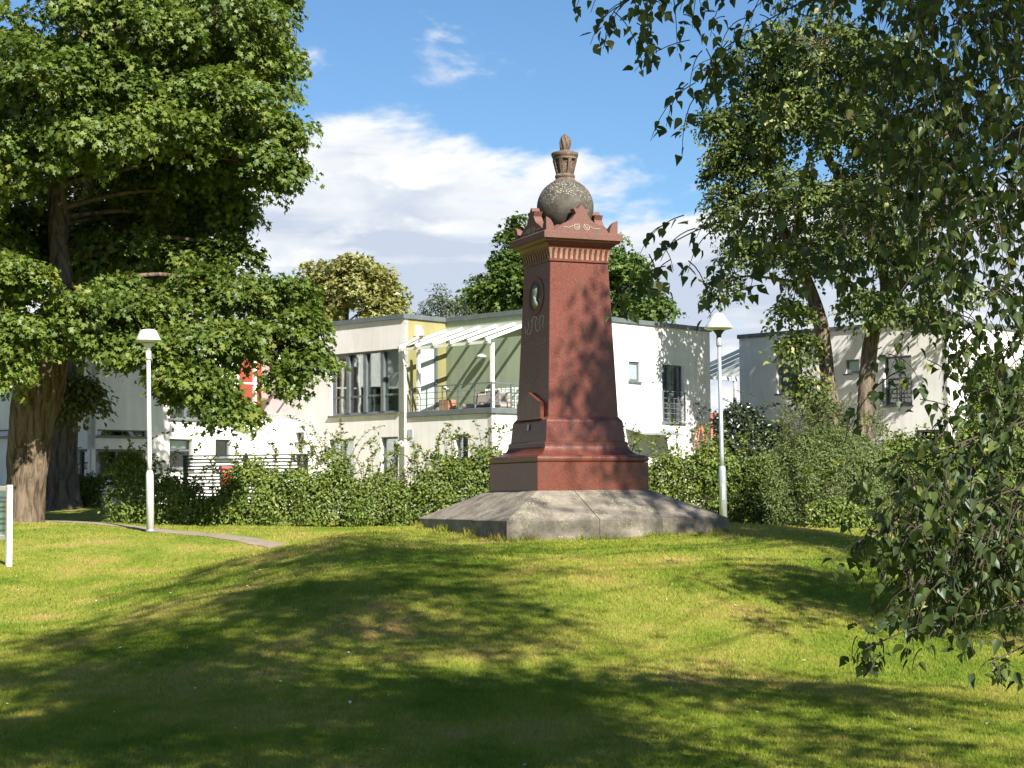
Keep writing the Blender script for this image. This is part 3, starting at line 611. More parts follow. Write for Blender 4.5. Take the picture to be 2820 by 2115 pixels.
# glass-block screen on the terrace
gbz = pp - 0.05; scr = MB(); scr.box(-1.55, -0.12, NY - 0.34, NY - 0.32, gbz - 0.05, gbz - 0.01); scr = scr.build('glass_block_screen', 'white_paint', hm.root)
pane0 = None
for i in range(8):
    for j in range(4):
        if pane0 is None:
            m = MB(); m.box(-0.075, 0.075, -0.04, 0.04, -0.075, 0.075); pane0 = m.build('glass_block', 'curtain_pale', scr, 0.015); o = pane0
        else: o = inst(pane0, scr)
        o.location = (-1.45 + i * 0.17, NY - 0.33, gbz + 0.08 + j * 0.17)
for i in range(9):
    m = MB(); m.box(-1.545 + i * 0.17, -1.525 + i * 0.17, NY - 0.38, NY - 0.28, gbz, gbz + 0.68); m.build('mullion', 'white_paint', scr)
# rain pipe, wall boxes and lights
dpx = -NX + 0.10
m = MB(); m.tube([(dpx - 0.02, -0.07, pg_lo + 0.05), (dpx - 0.05, -0.08, pg_lo - 0.30), (dpx, -0.07, pg_lo - 0.5), (dpx, -0.07, 0.05)], 0.04, 10); pipe = m.build('rain_pipe', 'white_paint', hm.root)
m = MB(); m.tube([(dpx - 0.02, -0.07, pg_lo + 0.05), (-NX + 0.14, 0.35, pg_lo + 0.30), (-NX + 0.12, 0.62, pg_lo + 0.36), (-NX + 0.08, 0.66, pg_lo + 0.55)], 0.04, 10); m.build('pipe_elbow', 'white_paint', pipe)
for zz in (0.5, 1.5, 2.6):
    m = MB(); m.lathe([(0.05, 0), (0.05, 0.03)], 10, (dpx, -0.07, zz)); m.build('pipe_bracket', 'white_paint', pipe)
m = MB(); m.box(-NX, -NX + 0.10, 0.38, 0.62, pg_lo + 0.36, pg_lo + 0.68); ob = m.build('wall_box', 'curtain_cream', hm.root, 0.01)
m = MB(); m.beam((-NX + 0.05, 0.5, pg_lo + 0.36), (-NX + 0.42, 0.42, pg_lo + 0.34), 0.07, 0.06); m.build('bracket', 'terracotta', ob)
r = hm.rect('A', 1124, 1138, 1183, 1205); m = MB(); m.box(r[0], r[1], -0.03, -0.001, r[2], r[3]); m.build('vent_cover', 'plaque_grey', hm.root)
a, z = hm.pix('A', 1114, 1224); m = MB(); m.lathe([(0.02, -0.11), (0.085, -0.07), (0.11, 0), (0.085, 0.07), (0.02, 0.11)], 16, (a, -0.13, z)); lg = m.build('wall_light', 'lamp_white', hm.root)
m = MB(); m.box(a - 0.03, a + 0.03, -0.05, -0.001, z - 0.05, z + 0.05); m.build('bracket', 'grey_metal', lg)
m = MB(); m.lathe([(0.16, 0), (0.14, 0.06), (0.05, 0.11)], 14, (-1.9, NY - 0.16, TZ + 1.75)); m.build('wall_light', 'lamp_white', hm.root)
a, z = hm.pix('B', 1919, 1153); m = MB(); m.lathe([(0.05, 0), (0.05, 0.04)], 12, (0, 0, 0)); v_ = m.build('vent', 'grey_metal', hm.root); v_.rotation_euler = (0, R_(90), 0); v_.location = (0.002, a, z)
ca0, cz = hm.pix('B', 1722, 1195); ca1 = hm.pix('B', 1831, 1195)[0]
m = MB(); m.add([(0.001, ca0, cz + 0.22), (0.001, ca1, cz + 0.22), (0.75, ca1, cz + 0.02), (0.75, ca0, cz + 0.02), (0.001, ca0, cz + 0.16), (0.001, ca1, cz + 0.16), (0.75, ca1, cz - 0.04), (0.75, ca0, cz - 0.04)],
                [(0, 1, 2, 3), (7, 6, 5, 4), (3, 2, 6, 7), (0, 3, 7, 4), (1, 5, 6, 2)]); m.build('door_canopy', 'galvanised', hm.root)

# --- right house
hr = House('right_house', 'white flat-roofed house behind the twin-stemmed lime, dappled with leaf shadow', (13.34, 52.2), 0.95, -7.75, 8.5, 6.82)
r = hr.rect('A', 2138, 2210, 1002, 1083); hr.window('A', r, fr=0.07, inset=0.13, pane='glass_dark')
r = hr.rect('A', 2328, 2366, 990, 1028); hr.window('A', r, fr=0.06, inset=0.10, pane='frosted')
fr_ = hr.rect('A', 2433, 2511, 980, 1116); wf = hr.window('A', fr_, cols=(0.5,), fr=0.06, inset=0.14)
hr.curtain(wf, 'A', fr_[0] + 0.15, fr_[0] + 0.55 * (fr_[1] - fr_[0]), fr_[2], fr_[3], 'curtain_grey', 0.3, 5); hr.curtain(wf, 'A', fr_[0] + 0.75 * (fr_[1] - fr_[0]), fr_[1] - 0.03, fr_[2], fr_[3], 'curtain_grey', 0.3, 3)
french_rail(hr, 'A', fr_, hr.pix('A', 2472, 1041)[1], wf)
r = hr.rect('A', 2143, 2177, 1166, 1290); hr.window('A', r, pane='glass_dark', fr=0.05, inset=0.12)
r = hr.rect('A', 2228, 2345, 1142, 1290); hr.window('A', (r[0], r[1], 0.5, r[3]), cols=(0.5,), pane='glass_dark', fr=0.06, inset=0.12)
r = hr.rect('A', 2520, 2606, 1183, 1290); hr.window('A', (r[0], r[1], 0.05, r[3]), cols=(0.6,), pane='glass_dark', fr=0.06, inset=0.14, sill=False)
r = hr.rect('B', 2640, 2700, 1128, 1160); hr.window('B', (0.5, 1.6, 1.9, 2.6), pane='glass_dark')
hr.wall('A', hr.x0, 0, 0, hr.top); hr.wall('B', 0, hr.y1, 0, hr.top); hr.shell()
hr.coping([(hr.x0 - 0.05, 0.05, -0.06, 0.2, 0), (-0.2, 0.06, 0.2, hr.y1 + 0.05, 0.002), (hr.x0 - 0.05, hr.x0 + 0.2, 0.2, hr.y1 + 0.05, 0.002)])
for (px_, py_) in ((2174, 1119), (2550, 1099)):
    a, z = hr.pix('A', px_, py_); m = MB(); m.lathe([(0.05, 0), (0.05, 0.05)], 12); v_ = m.build('vent', 'grey_metal', hr.root); v_.rotation_euler = (R_(90), 0, 0); v_.location = (a, -0.001, z)
# its glazed pergola on the far left side
zl = hr.pix('A', 2049, 998)[1]; m = MB(); m.box(hr.x0 - 2.6, hr.x0 - 2.5, 0.6, 3.4, zl - 0.35, zl - 0.22); pr = m.build('pergola', 'white_paint', hr.root)
for k in range(6):
    m = MB(); yy = 0.7 + k * 0.5; m.beam((hr.x0 - 0.02, yy, zl + 0.62), (hr.x0 - 2.75, yy, zl - 0.22), 0.06, 0.11); m.build('rafter', 'white_paint', pr)
for k in range(5):
    yy = 0.73 + k * 0.5; v0 = [(hr.x0 - 0.05, yy, zl + 0.69), (hr.x0 - 0.05, yy + 0.44, zl + 0.69), (hr.x0 - 2.7, yy + 0.44, zl - 0.13), (hr.x0 - 2.7, yy, zl - 0.13)]; m = MB()
    m.add(v0 + [(a, b, c + 0.012) for a, b, c in v0], [(0, 1, 2, 3), (7, 6, 5, 4), (0, 4, 5, 1), (1, 5, 6, 2), (2, 6, 7, 3), (3, 7, 4, 0)]); m.build('roof_pane', 'glass_roof', pr)
for yy in (0.8, 3.2):
    m = MB(); m.box(hr.x0 - 2.6, hr.x0 - 2.51, yy, yy + 0.09, 0.0, zl - 0.351); m.build('post', 'white_paint', pr)

# --- left house, in the shade of the maple
hl = House('left_house', 'white house standing in shade behind the big maple on the left', (-11.86, 48.0), 1.15, -9.0, 9.5, 6.75)
r = hl.rect('B', 268, 404, 1184, 1202); hl.window('B', r, fr=0.035, pane='glass_dark')
r = hl.rect('B', 258, 400, 1237, 1320); hl.window('B', (0.03, r[1], max(0.4, r[2]), r[3]), cols=(0.5,), fr=0.07, pane='glass', sill=False)
lb = hl.rect('B', 467, 640, 1040, 1155); wl = hl.window('B', lb, cols=(0.25, 0.5, 0.75), rows=(0.30,), fr=0.06, mull=0.09, fins=0.08)
LL = lb[1] - lb[0]
for k in range(4): hl.curtain(wl, 'B', lb[0] + LL * (k + 0.08) / 4, lb[0] + LL * (k + 0.75) / 4, lb[2], lb[3], 'curtain_pale', 0.32, 3)
r = hl.rect('B', 467, 530, 1209, 1290); wq = hl.window('B', r, rows=(0.62,), fr=0.05); hl.curtain(wq, 'B', r[0] + 0.05, r[1] - 0.05, r[2] + 0.68 * (r[3] - r[2]), r[3], 'curtain_pale', 0.26, 2)
r = hl.rect('B', 593, 635, 1210, 1262); hl.window('B', r, fr=0.06)
r = hl.rect('A', 212, 247, 1237, 1320); hl.window('A', (r[0], -0.03, max(0.4, r[2]), r[3]), fr=0.07, pane='glass_dark', sill=False)
r = hl.rect('A', 0, 140, 1180, 1200); hl.window('A', (r[0] - 0.6, r[1] - 0.6, r[2], r[3]), fr=0.035, pane='glass_dark')
YW = 5.15
hl.wall('A', hl.x0, 0, 0, hl.top); hl.wall('B', 0, YW, 0, hl.top)
hl.wall('B', YW, hl.y1, 0, TZ)
m = MB(); m.add([(-1.7, YW, TZ), (-1.7, hl.y1, TZ), (-1.7, hl.y1, hl.top), (-1.7, YW, hl.top)], [(0, 1, 2, 3)]); m.add([(0, YW, TZ), (-1.7, YW, TZ), (-1.7, YW, hl.top), (0, YW, hl.top)], [(0, 1, 2, 3)]); m.build('terrace_wall', 'plaster_red', hl.root)
m = MB(); m.box(-1.75, 0.0, YW + 0.0, hl.y1, TZ - 0.2, TZ - 0.001); m.build('terrace_floor', 'step_stone', hl.root)
mbk = MB(); x0, y1, t = hl.x0, hl.y1, hl.top
mbk.add([(x0, 0, 0), (x0, y1, 0), (x0, y1, t), (x0, 0, t)], [(0, 1, 2, 3)]); mbk.add([(x0, y1, 0), (0, y1, 0), (0, y1, TZ), (-1.7, y1, TZ), (-1.7, y1, t), (x0, y1, t)], [(0, 1, 2, 3, 4, 5)]); mbk.build('wall', 'plaster_white', hl.root)
m = MB(); m.box(x0 + 0.02, -0.18, 0.18, YW - 0.01, t - 0.28, t - 0.1); m.box(x0 + 0.02, -1.72, YW - 0.01, y1 - 0.02, t - 0.281, t - 0.101); m.build('roof', 'roof_felt', hl.root)
m = MB(); m.box(x0 + 0.05, -0.18, 0.18, YW - 0.05, 2.6, 2.85); m.build('floor_slab', 'room_floor', hl.root)
m = MB(); m.box(-3.0, -2.9, 0.3, YW, 0.05, 2.59); m.box(-3.0, -2.9, 0.3, YW, 2.86, t - 0.29); m.build('inner_wall', 'room_wall', hl.root)
hl.coping([(x0 - 0.05, 0.06, -0.06, 0.2, 0), (-0.2, 0.06, 0.2, YW + 0.05, 0.002), (-1.9, -1.64, YW + 0.05, y1, 0.003)])
zt = TZ + 1.95
m = MB(); m.box(-0.05, 0.05, YW + 0.05, y1, zt - 0.35, zt - 0.22); pl = m.build('pergola', 'white_paint', hl.root)
for k in range(6):
    m = MB(); yy = YW + 0.15 + k * 0.8; m.beam((-1.69, yy, zt + 0.3), (0.15, yy, zt - 0.2), 0.07, 0.12); m.build('rafter', 'white_paint', pl)
for yy in (YW + 0.6, y1 - 0.6):
    m = MB(); m.box(-0.045, 0.045, yy, yy + 0.09, TZ, zt - 0.351); m.build('post', 'white_paint', pl)
m = MB(); m.box(-0.03, 0.03, YW + 0.05, y1, TZ + 0.85, TZ + 0.9); m.build('terrace_rail', 'white_paint', hl.root)
m = MB(); m.tube([(0.07, YW - 0.05, hl.top - 0.7), (0.07, YW - 0.05, 0.05)], 0.04, 10); m.build('rain_pipe', 'white_paint', hl.root)

# --- far house with a red tiled roof seen in the gap
fo = empty('far_house', (12.4, 88, 0.9)); tag(fo, 'far house with red tiled roof showing in the gap between the white houses', 'house')
m = MB(); m.box(-3.2, 3.2, 0, 7, 0, 3.15); m.build('wall', 'plaster_white', fo)
m = MB(); m.add([(-3.6, -0.4, 3.1), (3.6, -0.4, 3.1), (3.6, 3.5, 4.9), (-3.6, 3.5, 4.9), (3.6, 7.4, 3.1), (-3.6, 7.4, 3.1)], [(0, 1, 2, 3), (3, 2, 4, 5), (0, 3, 5), (1, 4, 2)]); rf = m.build('roof', 'tile_red', fo)
for i in range(12):
    m = MB(); m.tube([(-3.4 + i * 0.62, -0.42, 3.14), (-3.4 + i * 0.62, 3.48, 4.94)], 0.09, 6); m.build('tile_row', 'tile_red', rf)

# ------------------------------------------------------------------ the monument
TH = R_(23.3); MX, MY, MZ = 0.805, 25.0, 1.0
mon = empty('monument', (MX, MY, MZ), TH); tag(mon, 'tall tapering red granite monument with globe and flame finial on grey stone plinth', 'monument')
W0, W1 = 3.40, 1.78; ZB, ZS, ZT = -0.35, 0.235, 0.628
prof = [(0.0, ZB), (0.0, ZS - 0.012), (0.012, ZS), ((W0 - W1) / 2, ZT), ((W0 - W1) / 2 + 0.3, ZT), ((W0 - W1) / 2 + 0.3, ZB)]
for side in range(4):
    cuts = {0: (-9, -0.322, 0.637, 9), 1: (-9, -0.5, 0.45, 9), 2: (-9, -0.3, 0.6, 9), 3: (-9, -0.55, 0.5, 9)}[side]
    for k in range(3):
        vs = []; g = 0.004
        for dd, z in prof:
            hw = W0 / 2 - dd; t0 = max(cuts[k] + g, -hw + 0.002) if k else -hw + 0.0015; t1 = min(cuts[k + 1] - g, hw - 0.002) if k < 2 else hw - 0.0015
            t0 = min(t0, t1 - 0.01)
            for t_ in (t0, t1): vs.append((t_, -W0 / 2 + dd, z + (0.004 if k == 1 else 0)))
        n = len(prof); fs = [(2 * i, 2 * i + 1, 2 * ((i + 1) % n) + 1, 2 * ((i + 1) % n)) for i in range(n)] + [tuple(2 * i for i in reversed(range(n))), tuple(2 * i + 1 for i in range(n))]
        a = side * math.pi / 2; c_, s_ = math.cos(a), math.sin(a)
        m = MB(); m.add([(x * c_ - y * s_, x * s_ + y * c_, z) for x, y, z in vs], fs); m.build('plinth_slab', 'plinth_stone', mon)
m = MB(); m.sqloft([(1.2, ZB), (1.2, ZT - 0.01)]); m.build('plinth_core', 'core_dark', mon)
m = MB(); m.sqloft([(1.75, ZT - 0.004), (1.75, 1.022), (1.735, 1.029)], 0.008); m.build('base_block', 'granite_polished', mon)
pr_ = [(1.70, 1.031)]
for i in range(9): a = math.pi * (i / 8 - 0.5); pr_.append((1.715 + 0.045 * math.cos(a) , 1.073 + 0.042 * math.sin(a)))
pr_ += [(1.69, 1.117), (1.69, 1.128)]
for i in range(9): t_ = i / 8; a = t_ * math.pi / 2; pr_.append((1.665 - 0.345 * math.sin(a) , 1.13 + 0.155 * (1 - math.cos(a))))
pr_ += [(1.325, 1.29), (1.325, 1.312), (1.30, 1.316), (1.30, 1.328), (1.275, 1.333)]
m = MB(); m.sqloft(pr_, 0.006); m.build('base_moulding', 'granite_polished', mon)
m = MB(); m.sqloft([(1.265, 1.335), (1.215, 1.615), (1.20, 1.633), (1.185, 1.645), (1.135, 1.672), (1.135, 1.680), (1.12, 1.690)], 0.006); m.build('die', 'granite_polished', mon)
WS0, WS1, ZS0, ZS1 = 1.115, 0.93, 1.692, 3.925
m = MB(); m.sqloft([(WS0, ZS0), (WS1, ZS1)], 0.007); m.build('shaft', 'granite_polished', mon)
def wat(z): return WS0 + (WS1 - WS0) * (z - ZS0) / (ZS1 - ZS0)
m = MB(); m.sqloft([(0.95, 3.927), (0.975, 3.934), (0.975, 3.948), (0.955, 3.955), (0.955, 3.968)], 0.005); m.build('neck_moulding', 'granite_polished', mon)
m = MB(); fz = [(0.935 + 0.075 * t_ ** 2, 3.969 + 0.15 * t_) for t_ in np.linspace(0, 1, 7)]; m.sqloft(fz, 0.004); m.build('frieze', 'granite_pale', mon)
fil = MB(); vs = []; fs = []
for t_ in np.linspace(0, 1, 6):
    h = (0.935 + 0.075 * t_ ** 2) / 2; z = 3.971 + 0.146 * t_
    vs += [(-0.0165, -h + 0.01, z), (-0.0165, -h - 0.012, z), (0.0165, -h - 0.012, z), (0.0165, -h + 0.01, z)]
for i in range(5):
    for k in range(3): fs.append((i * 4 + k, i * 4 + k + 1, i * 4 + 5 + k, i * 4 + 4 + k))
fs += [(0, 3, 2, 1), (20, 21, 22, 23)]; fil.add(vs, fs); fil_me = fil.build('frieze_fillet', 'granite_polished', mon); first = True
for side in range(4):
    for k in range(11):
        o = fil_me if first else inst(fil_me, mon); first = False
        t_ = (k - 5) * 0.0845; a = side * math.pi / 2; o.location = (t_ * math.cos(a), t_ * math.sin(a), 0); o.rotation_euler = (0, 0, a)
m = MB(); cp = [(0.955, 4.12)]
for t_ in np.linspace(0, 1, 6): cp.append((0.985 + 0.105 * t_ ** 2, 4.121 + 0.062 * t_))
cp += [(1.10, 4.185), (1.10, 4.197), (1.115, 4.199)]
for t_ in np.linspace(0, 1, 6): a = t_ * math.pi / 2; cp.append((1.12 + 0.085 * math.sin(a), 4.20 + 0.042 * (1 - math.cos(a))))
cp += [(1.21, 4.246)]
m.sqloft(cp, 0.005); m.build('cornice', 'granite_polished', mon)
m = MB(); m.sqloft([(1.255, 4.247), (1.257, 4.335), (1.245, 4.342), (1.12, 4.372), (0.9, 4.38)], 0.006); m.build('cornice_slab', 'granite_rough', mon)
# gables with a star palmette and scratched scrolls
half = [(-0.43, 0.0), (-0.425, 0.03), (-0.35, 0.075), (-0.26, 0.125), (-0.19, 0.155), (-0.145, 0.19), (-0.118, 0.235), (-0.090, 0.268), (-0.128, 0.338), (-0.050, 0.342), (0.0, 0.405)]
outl = half + [(-a, b) for a, b in reversed(half[:-1])]
def spiral(cx_, cz_, r0, turns, flip, n=26):
    return [(cx_ + flip * r0 * (1 - i / n * 0.8) * math.cos(2 * math.pi * turns * i / n + 2.2), cz_ + r0 * (1 - i / n * 0.8) * math.sin(2 * math.pi * turns * i / n + 2.2)) for i in range(n + 1)]
for side in range(4):
    a = side * math.pi / 2; c_, s_ = math.cos(a), math.sin(a)
    mp = lambda x, z, y, c_=c_, s_=s_: (x * c_ - y * s_, x * s_ + y * c_, 4.36 + z)
    # the star-topped plate, fan-split so that its concave outline stays clean
    m = MB(); yo, yi = -0.555, -0.425; n = len(outl); body = outl; m.prism(body, mp, yo, yi); g_ = m.build('gable', 'granite_rough', mon)
    for fl in (-1, 1):
        s2 = MB(); s2.tube([mp(x, z, yo - 0.001) for x, z in spiral(fl * 0.085, 0.075, 0.055, 1.7, fl)], 0.0045, 4); s2.build('scroll_line', 'incised', g_)
        s2 = MB(); s2.tube([mp(fl * (0.14 + 0.16 * t_), 0.09 - 0.05 * t_ - 0.015 * math.sin(t_ * 5), yo - 0.001) for t_ in np.linspace(0, 1, 8)], 0.004, 4); s2.build('scroll_line', 'incised', g_)
for sx_, sy_ in ((-1, -1), (1, -1), (1, 1), (-1, 1)):
    m = MB(); vs = []; fs = []
    for t_ in np.linspace(0, 1, 9):
        sz = max(0.006, 0.135 * math.sqrt(max(0, 1 - t_ ** 1.6))); z = 4.35 + 0.20 * t_; oc = 0.572
        q = [(oc, oc), (oc - sz, oc), (oc - sz, oc - sz), (oc, oc - sz)]
        vs += [(sx_ * x, sy_ * y, z) for x, y in q]
    for j in range(8):
        for i in range(4): fs.append((j * 4 + i, j * 4 + (i + 1) % 4, j * 4 + 4 + (i + 1) % 4, j * 4 + 4 + i))
    fs.append((32, 33, 34, 35)); m.add(vs, fs); m.build('corner_horn', 'granite_rough', mon)
m = MB(); m.sqloft([(0.80, 4.375), (0.66, 4.45), (0.5, 4.5)], 0.01); m.build('globe_base', 'granite_rough', mon)
m = MB(); gp = [(0.42 * math.cos(a), 4.80 + 0.425 * math.sin(a)) for a in np.linspace(-1.2, 1.47, 26)]; m.lathe(gp, 48); m.build('globe', 'globe_stone', mon)
k_ = 0.002213; zf = lambda y: 1.6 + (1358 - (320 + y * 0.416)) / F * 25 - MZ
m = MB(); m.lathe([(0.172, zf(428)), (0.176, zf(421)), (0.150, zf(412)), (0.140, zf(405)), (0.140, zf(398)), (0.148, zf(395)), (0.148, zf(382)), (0.135, zf(375)), (0.125, zf(372))], 32); m.build('collar', 'finial_stone', mon)
m = MB(); m.lathe([(0.112, zf(373)), (0.120, zf(350)), (0.140, zf(310)), (0.165, zf(272))], 8, smooth=False); m.build('cup', 'finial_stone', mon)
for i in range(8):
    a = math.pi / 4 * i; m = MB(); p0 = (0.116 * math.cos(a), 0.116 * math.sin(a), zf(372)); p1 = (0.172 * math.cos(a), 0.172 * math.sin(a), zf(274)); m.beam(p0, p1, 0.045, 0.03, up=(math.cos(a), math.sin(a), 0.3)); m.build('cup_pilaster', 'finial_stone', mon)
m = MB(); m.lathe([(0.150, zf(280)), (0.180, zf(274)), (0.183, zf(266)), (0.172, zf(263)), (0.192, zf(258)), (0.203, zf(238)), (0.196, zf(229)), (0.12, zf(225)), (0.085, zf(224)), (0.085, zf(212)), (0.07, zf(210))], 32); m.build('cup_rim', 'finial_stone', mon)
m = MB(); vs = []; fs = []; n = 40; lv = 22
for j in range(lv + 1):
    t_ = j / lv; z = zf(213) + (zf(98) - zf(213)) * t_; r0 = 0.083 * (math.sin(math.pi * min(1, (t_ * 0.86 + 0.14))) ** 0.55) * (1.0 if t_ < 0.9 else 1 - (t_ - 0.9) * 4)
    for i in range(n):
        a = 2 * math.pi * i / n; r = max(0.006, r0) * (1 + 0.10 * math.sin(8 * a + t_ * 5.5) + 0.03 * math.sin(3 * a - 4 * t_))
        vs.append((r * math.cos(a) + 0.012 * math.sin(t_ * 3.0), r * math.sin(a), z))
for j in range(lv):
    for i in range(n): fs.append((j * n + i, j * n + (i + 1) % n, (j + 1) * n + (i + 1) % n, (j + 1) * n + i))
fs.append(tuple(lv * n + i for i in range(n))); m.add(vs, fs, True); m.build('flame', 'finial_stone', mon)
# inscription side (local -x): t runs to the viewer's right
def fp(t_, z, o_=0.0): return (-wat(z) / 2 - o_, -t_, z)
def ringpoly(r0, n=40): return [(r0 * math.cos(2 * math.pi * i / n), r0 * math.sin(2 * math.pi * i / n)) for i in range(n)]
mz = zf((819 - 320) / 0.416)
def annulus(r0, r1, o_, name, mat, parent, n=40):
    m = MB(); vs = []; fs = []
    for (r, oo) in ((r0, -0.01), (r0, o_), (r1, o_), (r1, -0.01)):
        for x, y in ringpoly(r, n): vs.append(fp(x, mz + y, oo))
    for k in range(3):
        for i in range(n): fs.append((k * n + i, k * n + (i + 1) % n, (k + 1) * n + (i + 1) % n, (k + 1) * n + i))
    m.add(vs, fs); return m.build(name, mat, parent)
med = annulus(0.215, 0.285, 0.012, 'medallion', 'granite_rough', mon)
m = MB(); m.prism(ringpoly(0.213), lambda a, b, d: fp(a, mz + b, d), -0.005, 0.005); m.build('medallion_ground', 'bronze_dark', med)
# portrait: profile head looking left, inflated from its outline
head = [(-0.02, 0.165), (0.035, 0.16), (0.075, 0.125), (0.085, 0.07), (0.075, 0.015), (0.055, -0.03), (0.06, -0.075), (0.10, -0.105), (0.125, -0.14), (0.06, -0.185), (-0.03, -0.185), (-0.055, -0.13), (-0.005, -0.085), (-0.012, -0.055), (-0.045, -0.06), (-0.058, -0.035), (-0.05, -0.018), (-0.062, -0.008), (-0.055, 0.005), (-0.082, 0.018), (-0.062, 0.055), (-0.062, 0.085), (-0.055, 0.125)]
cxh = (0.012, 0.03); m = MB(); vs = []; fs = []; n = len(head)
for sc_, oo in ((1.0, 0.006), (0.93, 0.026), (0.72, 0.046), (0.4, 0.056)):
    for x, y in head: vs.append(fp(cxh[0] + (x - cxh[0]) * sc_, mz + cxh[1] + (y - cxh[1]) * sc_, oo))
vs.append(fp(cxh[0], mz + cxh[1], 0.060))
for k in range(3):
    for i in range(n): fs.append((k * n + i, k * n + (i + 1) % n, (k + 1) * n + (i + 1) % n, (k + 1) * n + i))
for i in range(n): fs.append((3 * n + i, 3 * n + (i + 1) % n, 4 * n))
m.add(vs, fs, True); m.build('portrait_relief', 'bronze', med)
# scrolled ribbon line under the medallion
zr = lambda y: zf((700 + y * 0.1568 - 320) / 0.416)
tt = lambda x: (x - 462) * 0.1568 / F * 24.6 / 0.3955
for pts in ([(395, 1195), (415, 1150), (440, 1120), (462, 1115), (485, 1140), (505, 1185)], [(420, 1140), (412, 1230), (405, 1330), (385, 1400), (350, 1412), (325, 1380), (345, 1300), (352, 1230), (335, 1185)],
            [(480, 1150), (468, 1230), (475, 1330), (505, 1392), (540, 1380), (552, 1300), (540, 1220), (550, 1150), (580, 1125), (610, 1150), (602, 1240), (590, 1310), (612, 1350)], [(280, 1250), (295, 1320), (300, 1400)]):
    m = MB(); m.tube([fp(tt(x), zr(y) + (x - 462) * 0.0, 0.001) for x, y in pts], 0.007, 5); m.build('ribbon_line', 'incised', mon)
def letters(txt, size, tc, zc, name='inscription_line', mat='letter', parent=None, put=None):
    cu = bpy.data.curves.new('txt', 'FONT'); cu.body = txt; cu.size = size; cu.align_x = 'CENTER'; cu.extrude = 0.0; cu.resolution_u = 2
    to = bpy.data.objects.new('txt', cu); COL.objects.link(to); bpy.context.view_layer.update()
    me = bpy.data.meshes.new_from_object(to.evaluated_get(bpy.context.evaluated_depsgraph_get())); bpy.data.objects.remove(to); bpy.data.curves.remove(cu)
    for v in me.vertices: v.co = put(v.co.x + tc, v.co.y + zc)
    me.materials.clear(); me.materials.append(MATS[mat]); me.name = name
    o = bpy.data.objects.new(name, me); COL.objects.link(o); o.parent = parent; return o
zq = lambda y: zf((930 + y * 0.1688 - 320) / 0.416)
on = lambda a, b: fp(a, b, 0.0025)
letters('Johan Casse', 0.155, 0.03, zq(150), parent=mon, put=on)
letters('INTUBO', 0.085, 0.0, zq(425), parent=mon, put=on); letters('18 67', 0.095, 0.0, zq(560), parent=mon, put=on)
for pts in ([(0, 640), (0, 720), (0, 830)], [(-38, 660), (-34, 700), (0, 720)], [(38, 650), (34, 695), (0, 718)]):
    m = MB(); m.tube([fp(x * 0.0022, zq(y), 0.001) for x, y in pts], 0.007, 5); m.build('ornament_line', 'letter', mon)
tab = [(-0.42, 1.655), (0.42, 1.655), (0.42, 1.885), (0.0, 2.055), (-0.42, 1.885)]
m = MB(); m.prism(tab, lambda a, b, d: (-0.555 - d, -a, b), -0.03, 0.065); m.build('gabled_tablet', 'granite_polished', mon, 0.004)
m = MB(); m.prism([(-0.03, 1.50), (0.035, 1.50), (0.035, 1.59), (-0.03, 1.59)], lambda a, b, d: (-0.62 - d - (1.6 - b) * 0.09, -a, b), 0.0, 0.006); m.build('plaque', 'plaque_grey', mon)

# ------------------------------------------------------------------ lamps
def lamp(loc, label, kind, lean):
    o = empty('street_lamp', loc); o.rotation_euler = (lean[0], lean[1], 0); tag(o, label, 'street lamp', 'park lamps beside the path')
    mt = 'lamp_white' if kind else 'galvanised'; H = 3.62 if kind else 3.80
    m = MB(); m.lathe([(0.078, -0.2), (0.078, 1.12), (0.070, 1.20), (0.048, 1.24)], 20); m.build('lower_pole', mt, o)
    m = MB(); m.box(-0.03, 0.035, -0.081, -0.06, 0.55, 0.85); m.build('access_door', mt, o, 0.004)
    m = MB(); m.lathe([(0.047, 1.23), (0.044, 1.45), (0.040, H - 0.12)], 18); m.build('pole', mt, o)
    m = MB(); m.lathe([(0.09, 0.0), (0.09, 0.03), (0.075, 0.05)], 18); m.build('foot_ring', 'galvanised', o)
    m = MB(); m.lathe([(0.052, H - 0.13), (0.058, H - 0.10), (0.058, H + 0.02), (0.050, H + 0.05)], 18); m.build('collar', mt, o)
    m = MB(); m.lathe([(0.048, H + 0.05), (0.055, H + 0.11), (0.10, H + 0.17), (0.14, H + 0.20)], 24); m.build('cup_holder', 'lamp_white' if kind else 'dark_plastic', o)
    if kind: sh = [(0.10, H + 0.20), (0.235, H + 0.245), (0.255, H + 0.262), (0.255, H + 0.272), (0.225, H + 0.33), (0.175, H + 0.44), (0.150, H + 0.475), (0.09, H + 0.488), (0.01, H + 0.49)]
    else: sh = [(0.10, H + 0.19), (0.265, H + 0.225), (0.290, H + 0.24), (0.290, H + 0.252), (0.23, H + 0.34), (0.16, H + 0.44), (0.10, H + 0.52), (0.06, H + 0.55), (0.01, H + 0.555)]
    m = MB(); m.lathe(sh, 36); s_ = m.build('shade', 'lamp_white', o)
    m = MB(); m.lathe([(0.02, H + 0.196), (0.20, H + 0.236)] if kind else [(0.02, H + 0.175), (0.22, H + 0.213)], 30, caps=False); m.build('diffuser', 'lamp_glass', s_)
    return o
q = P(414, 1470, 34.6); lamp((q[0], q[1], zgf(q[0], q[1])), 'white park lamp with flat-topped shade beside the path, left of the monument', 1, (0, R_(-1.0)))
q = P(1993, 1462, 34.6); lamp((q[0], q[1], zgf(q[0], q[1])), 'galvanised grey park lamp with pointed conical shade, right of the monument', 0, (0, R_(-0.6)))

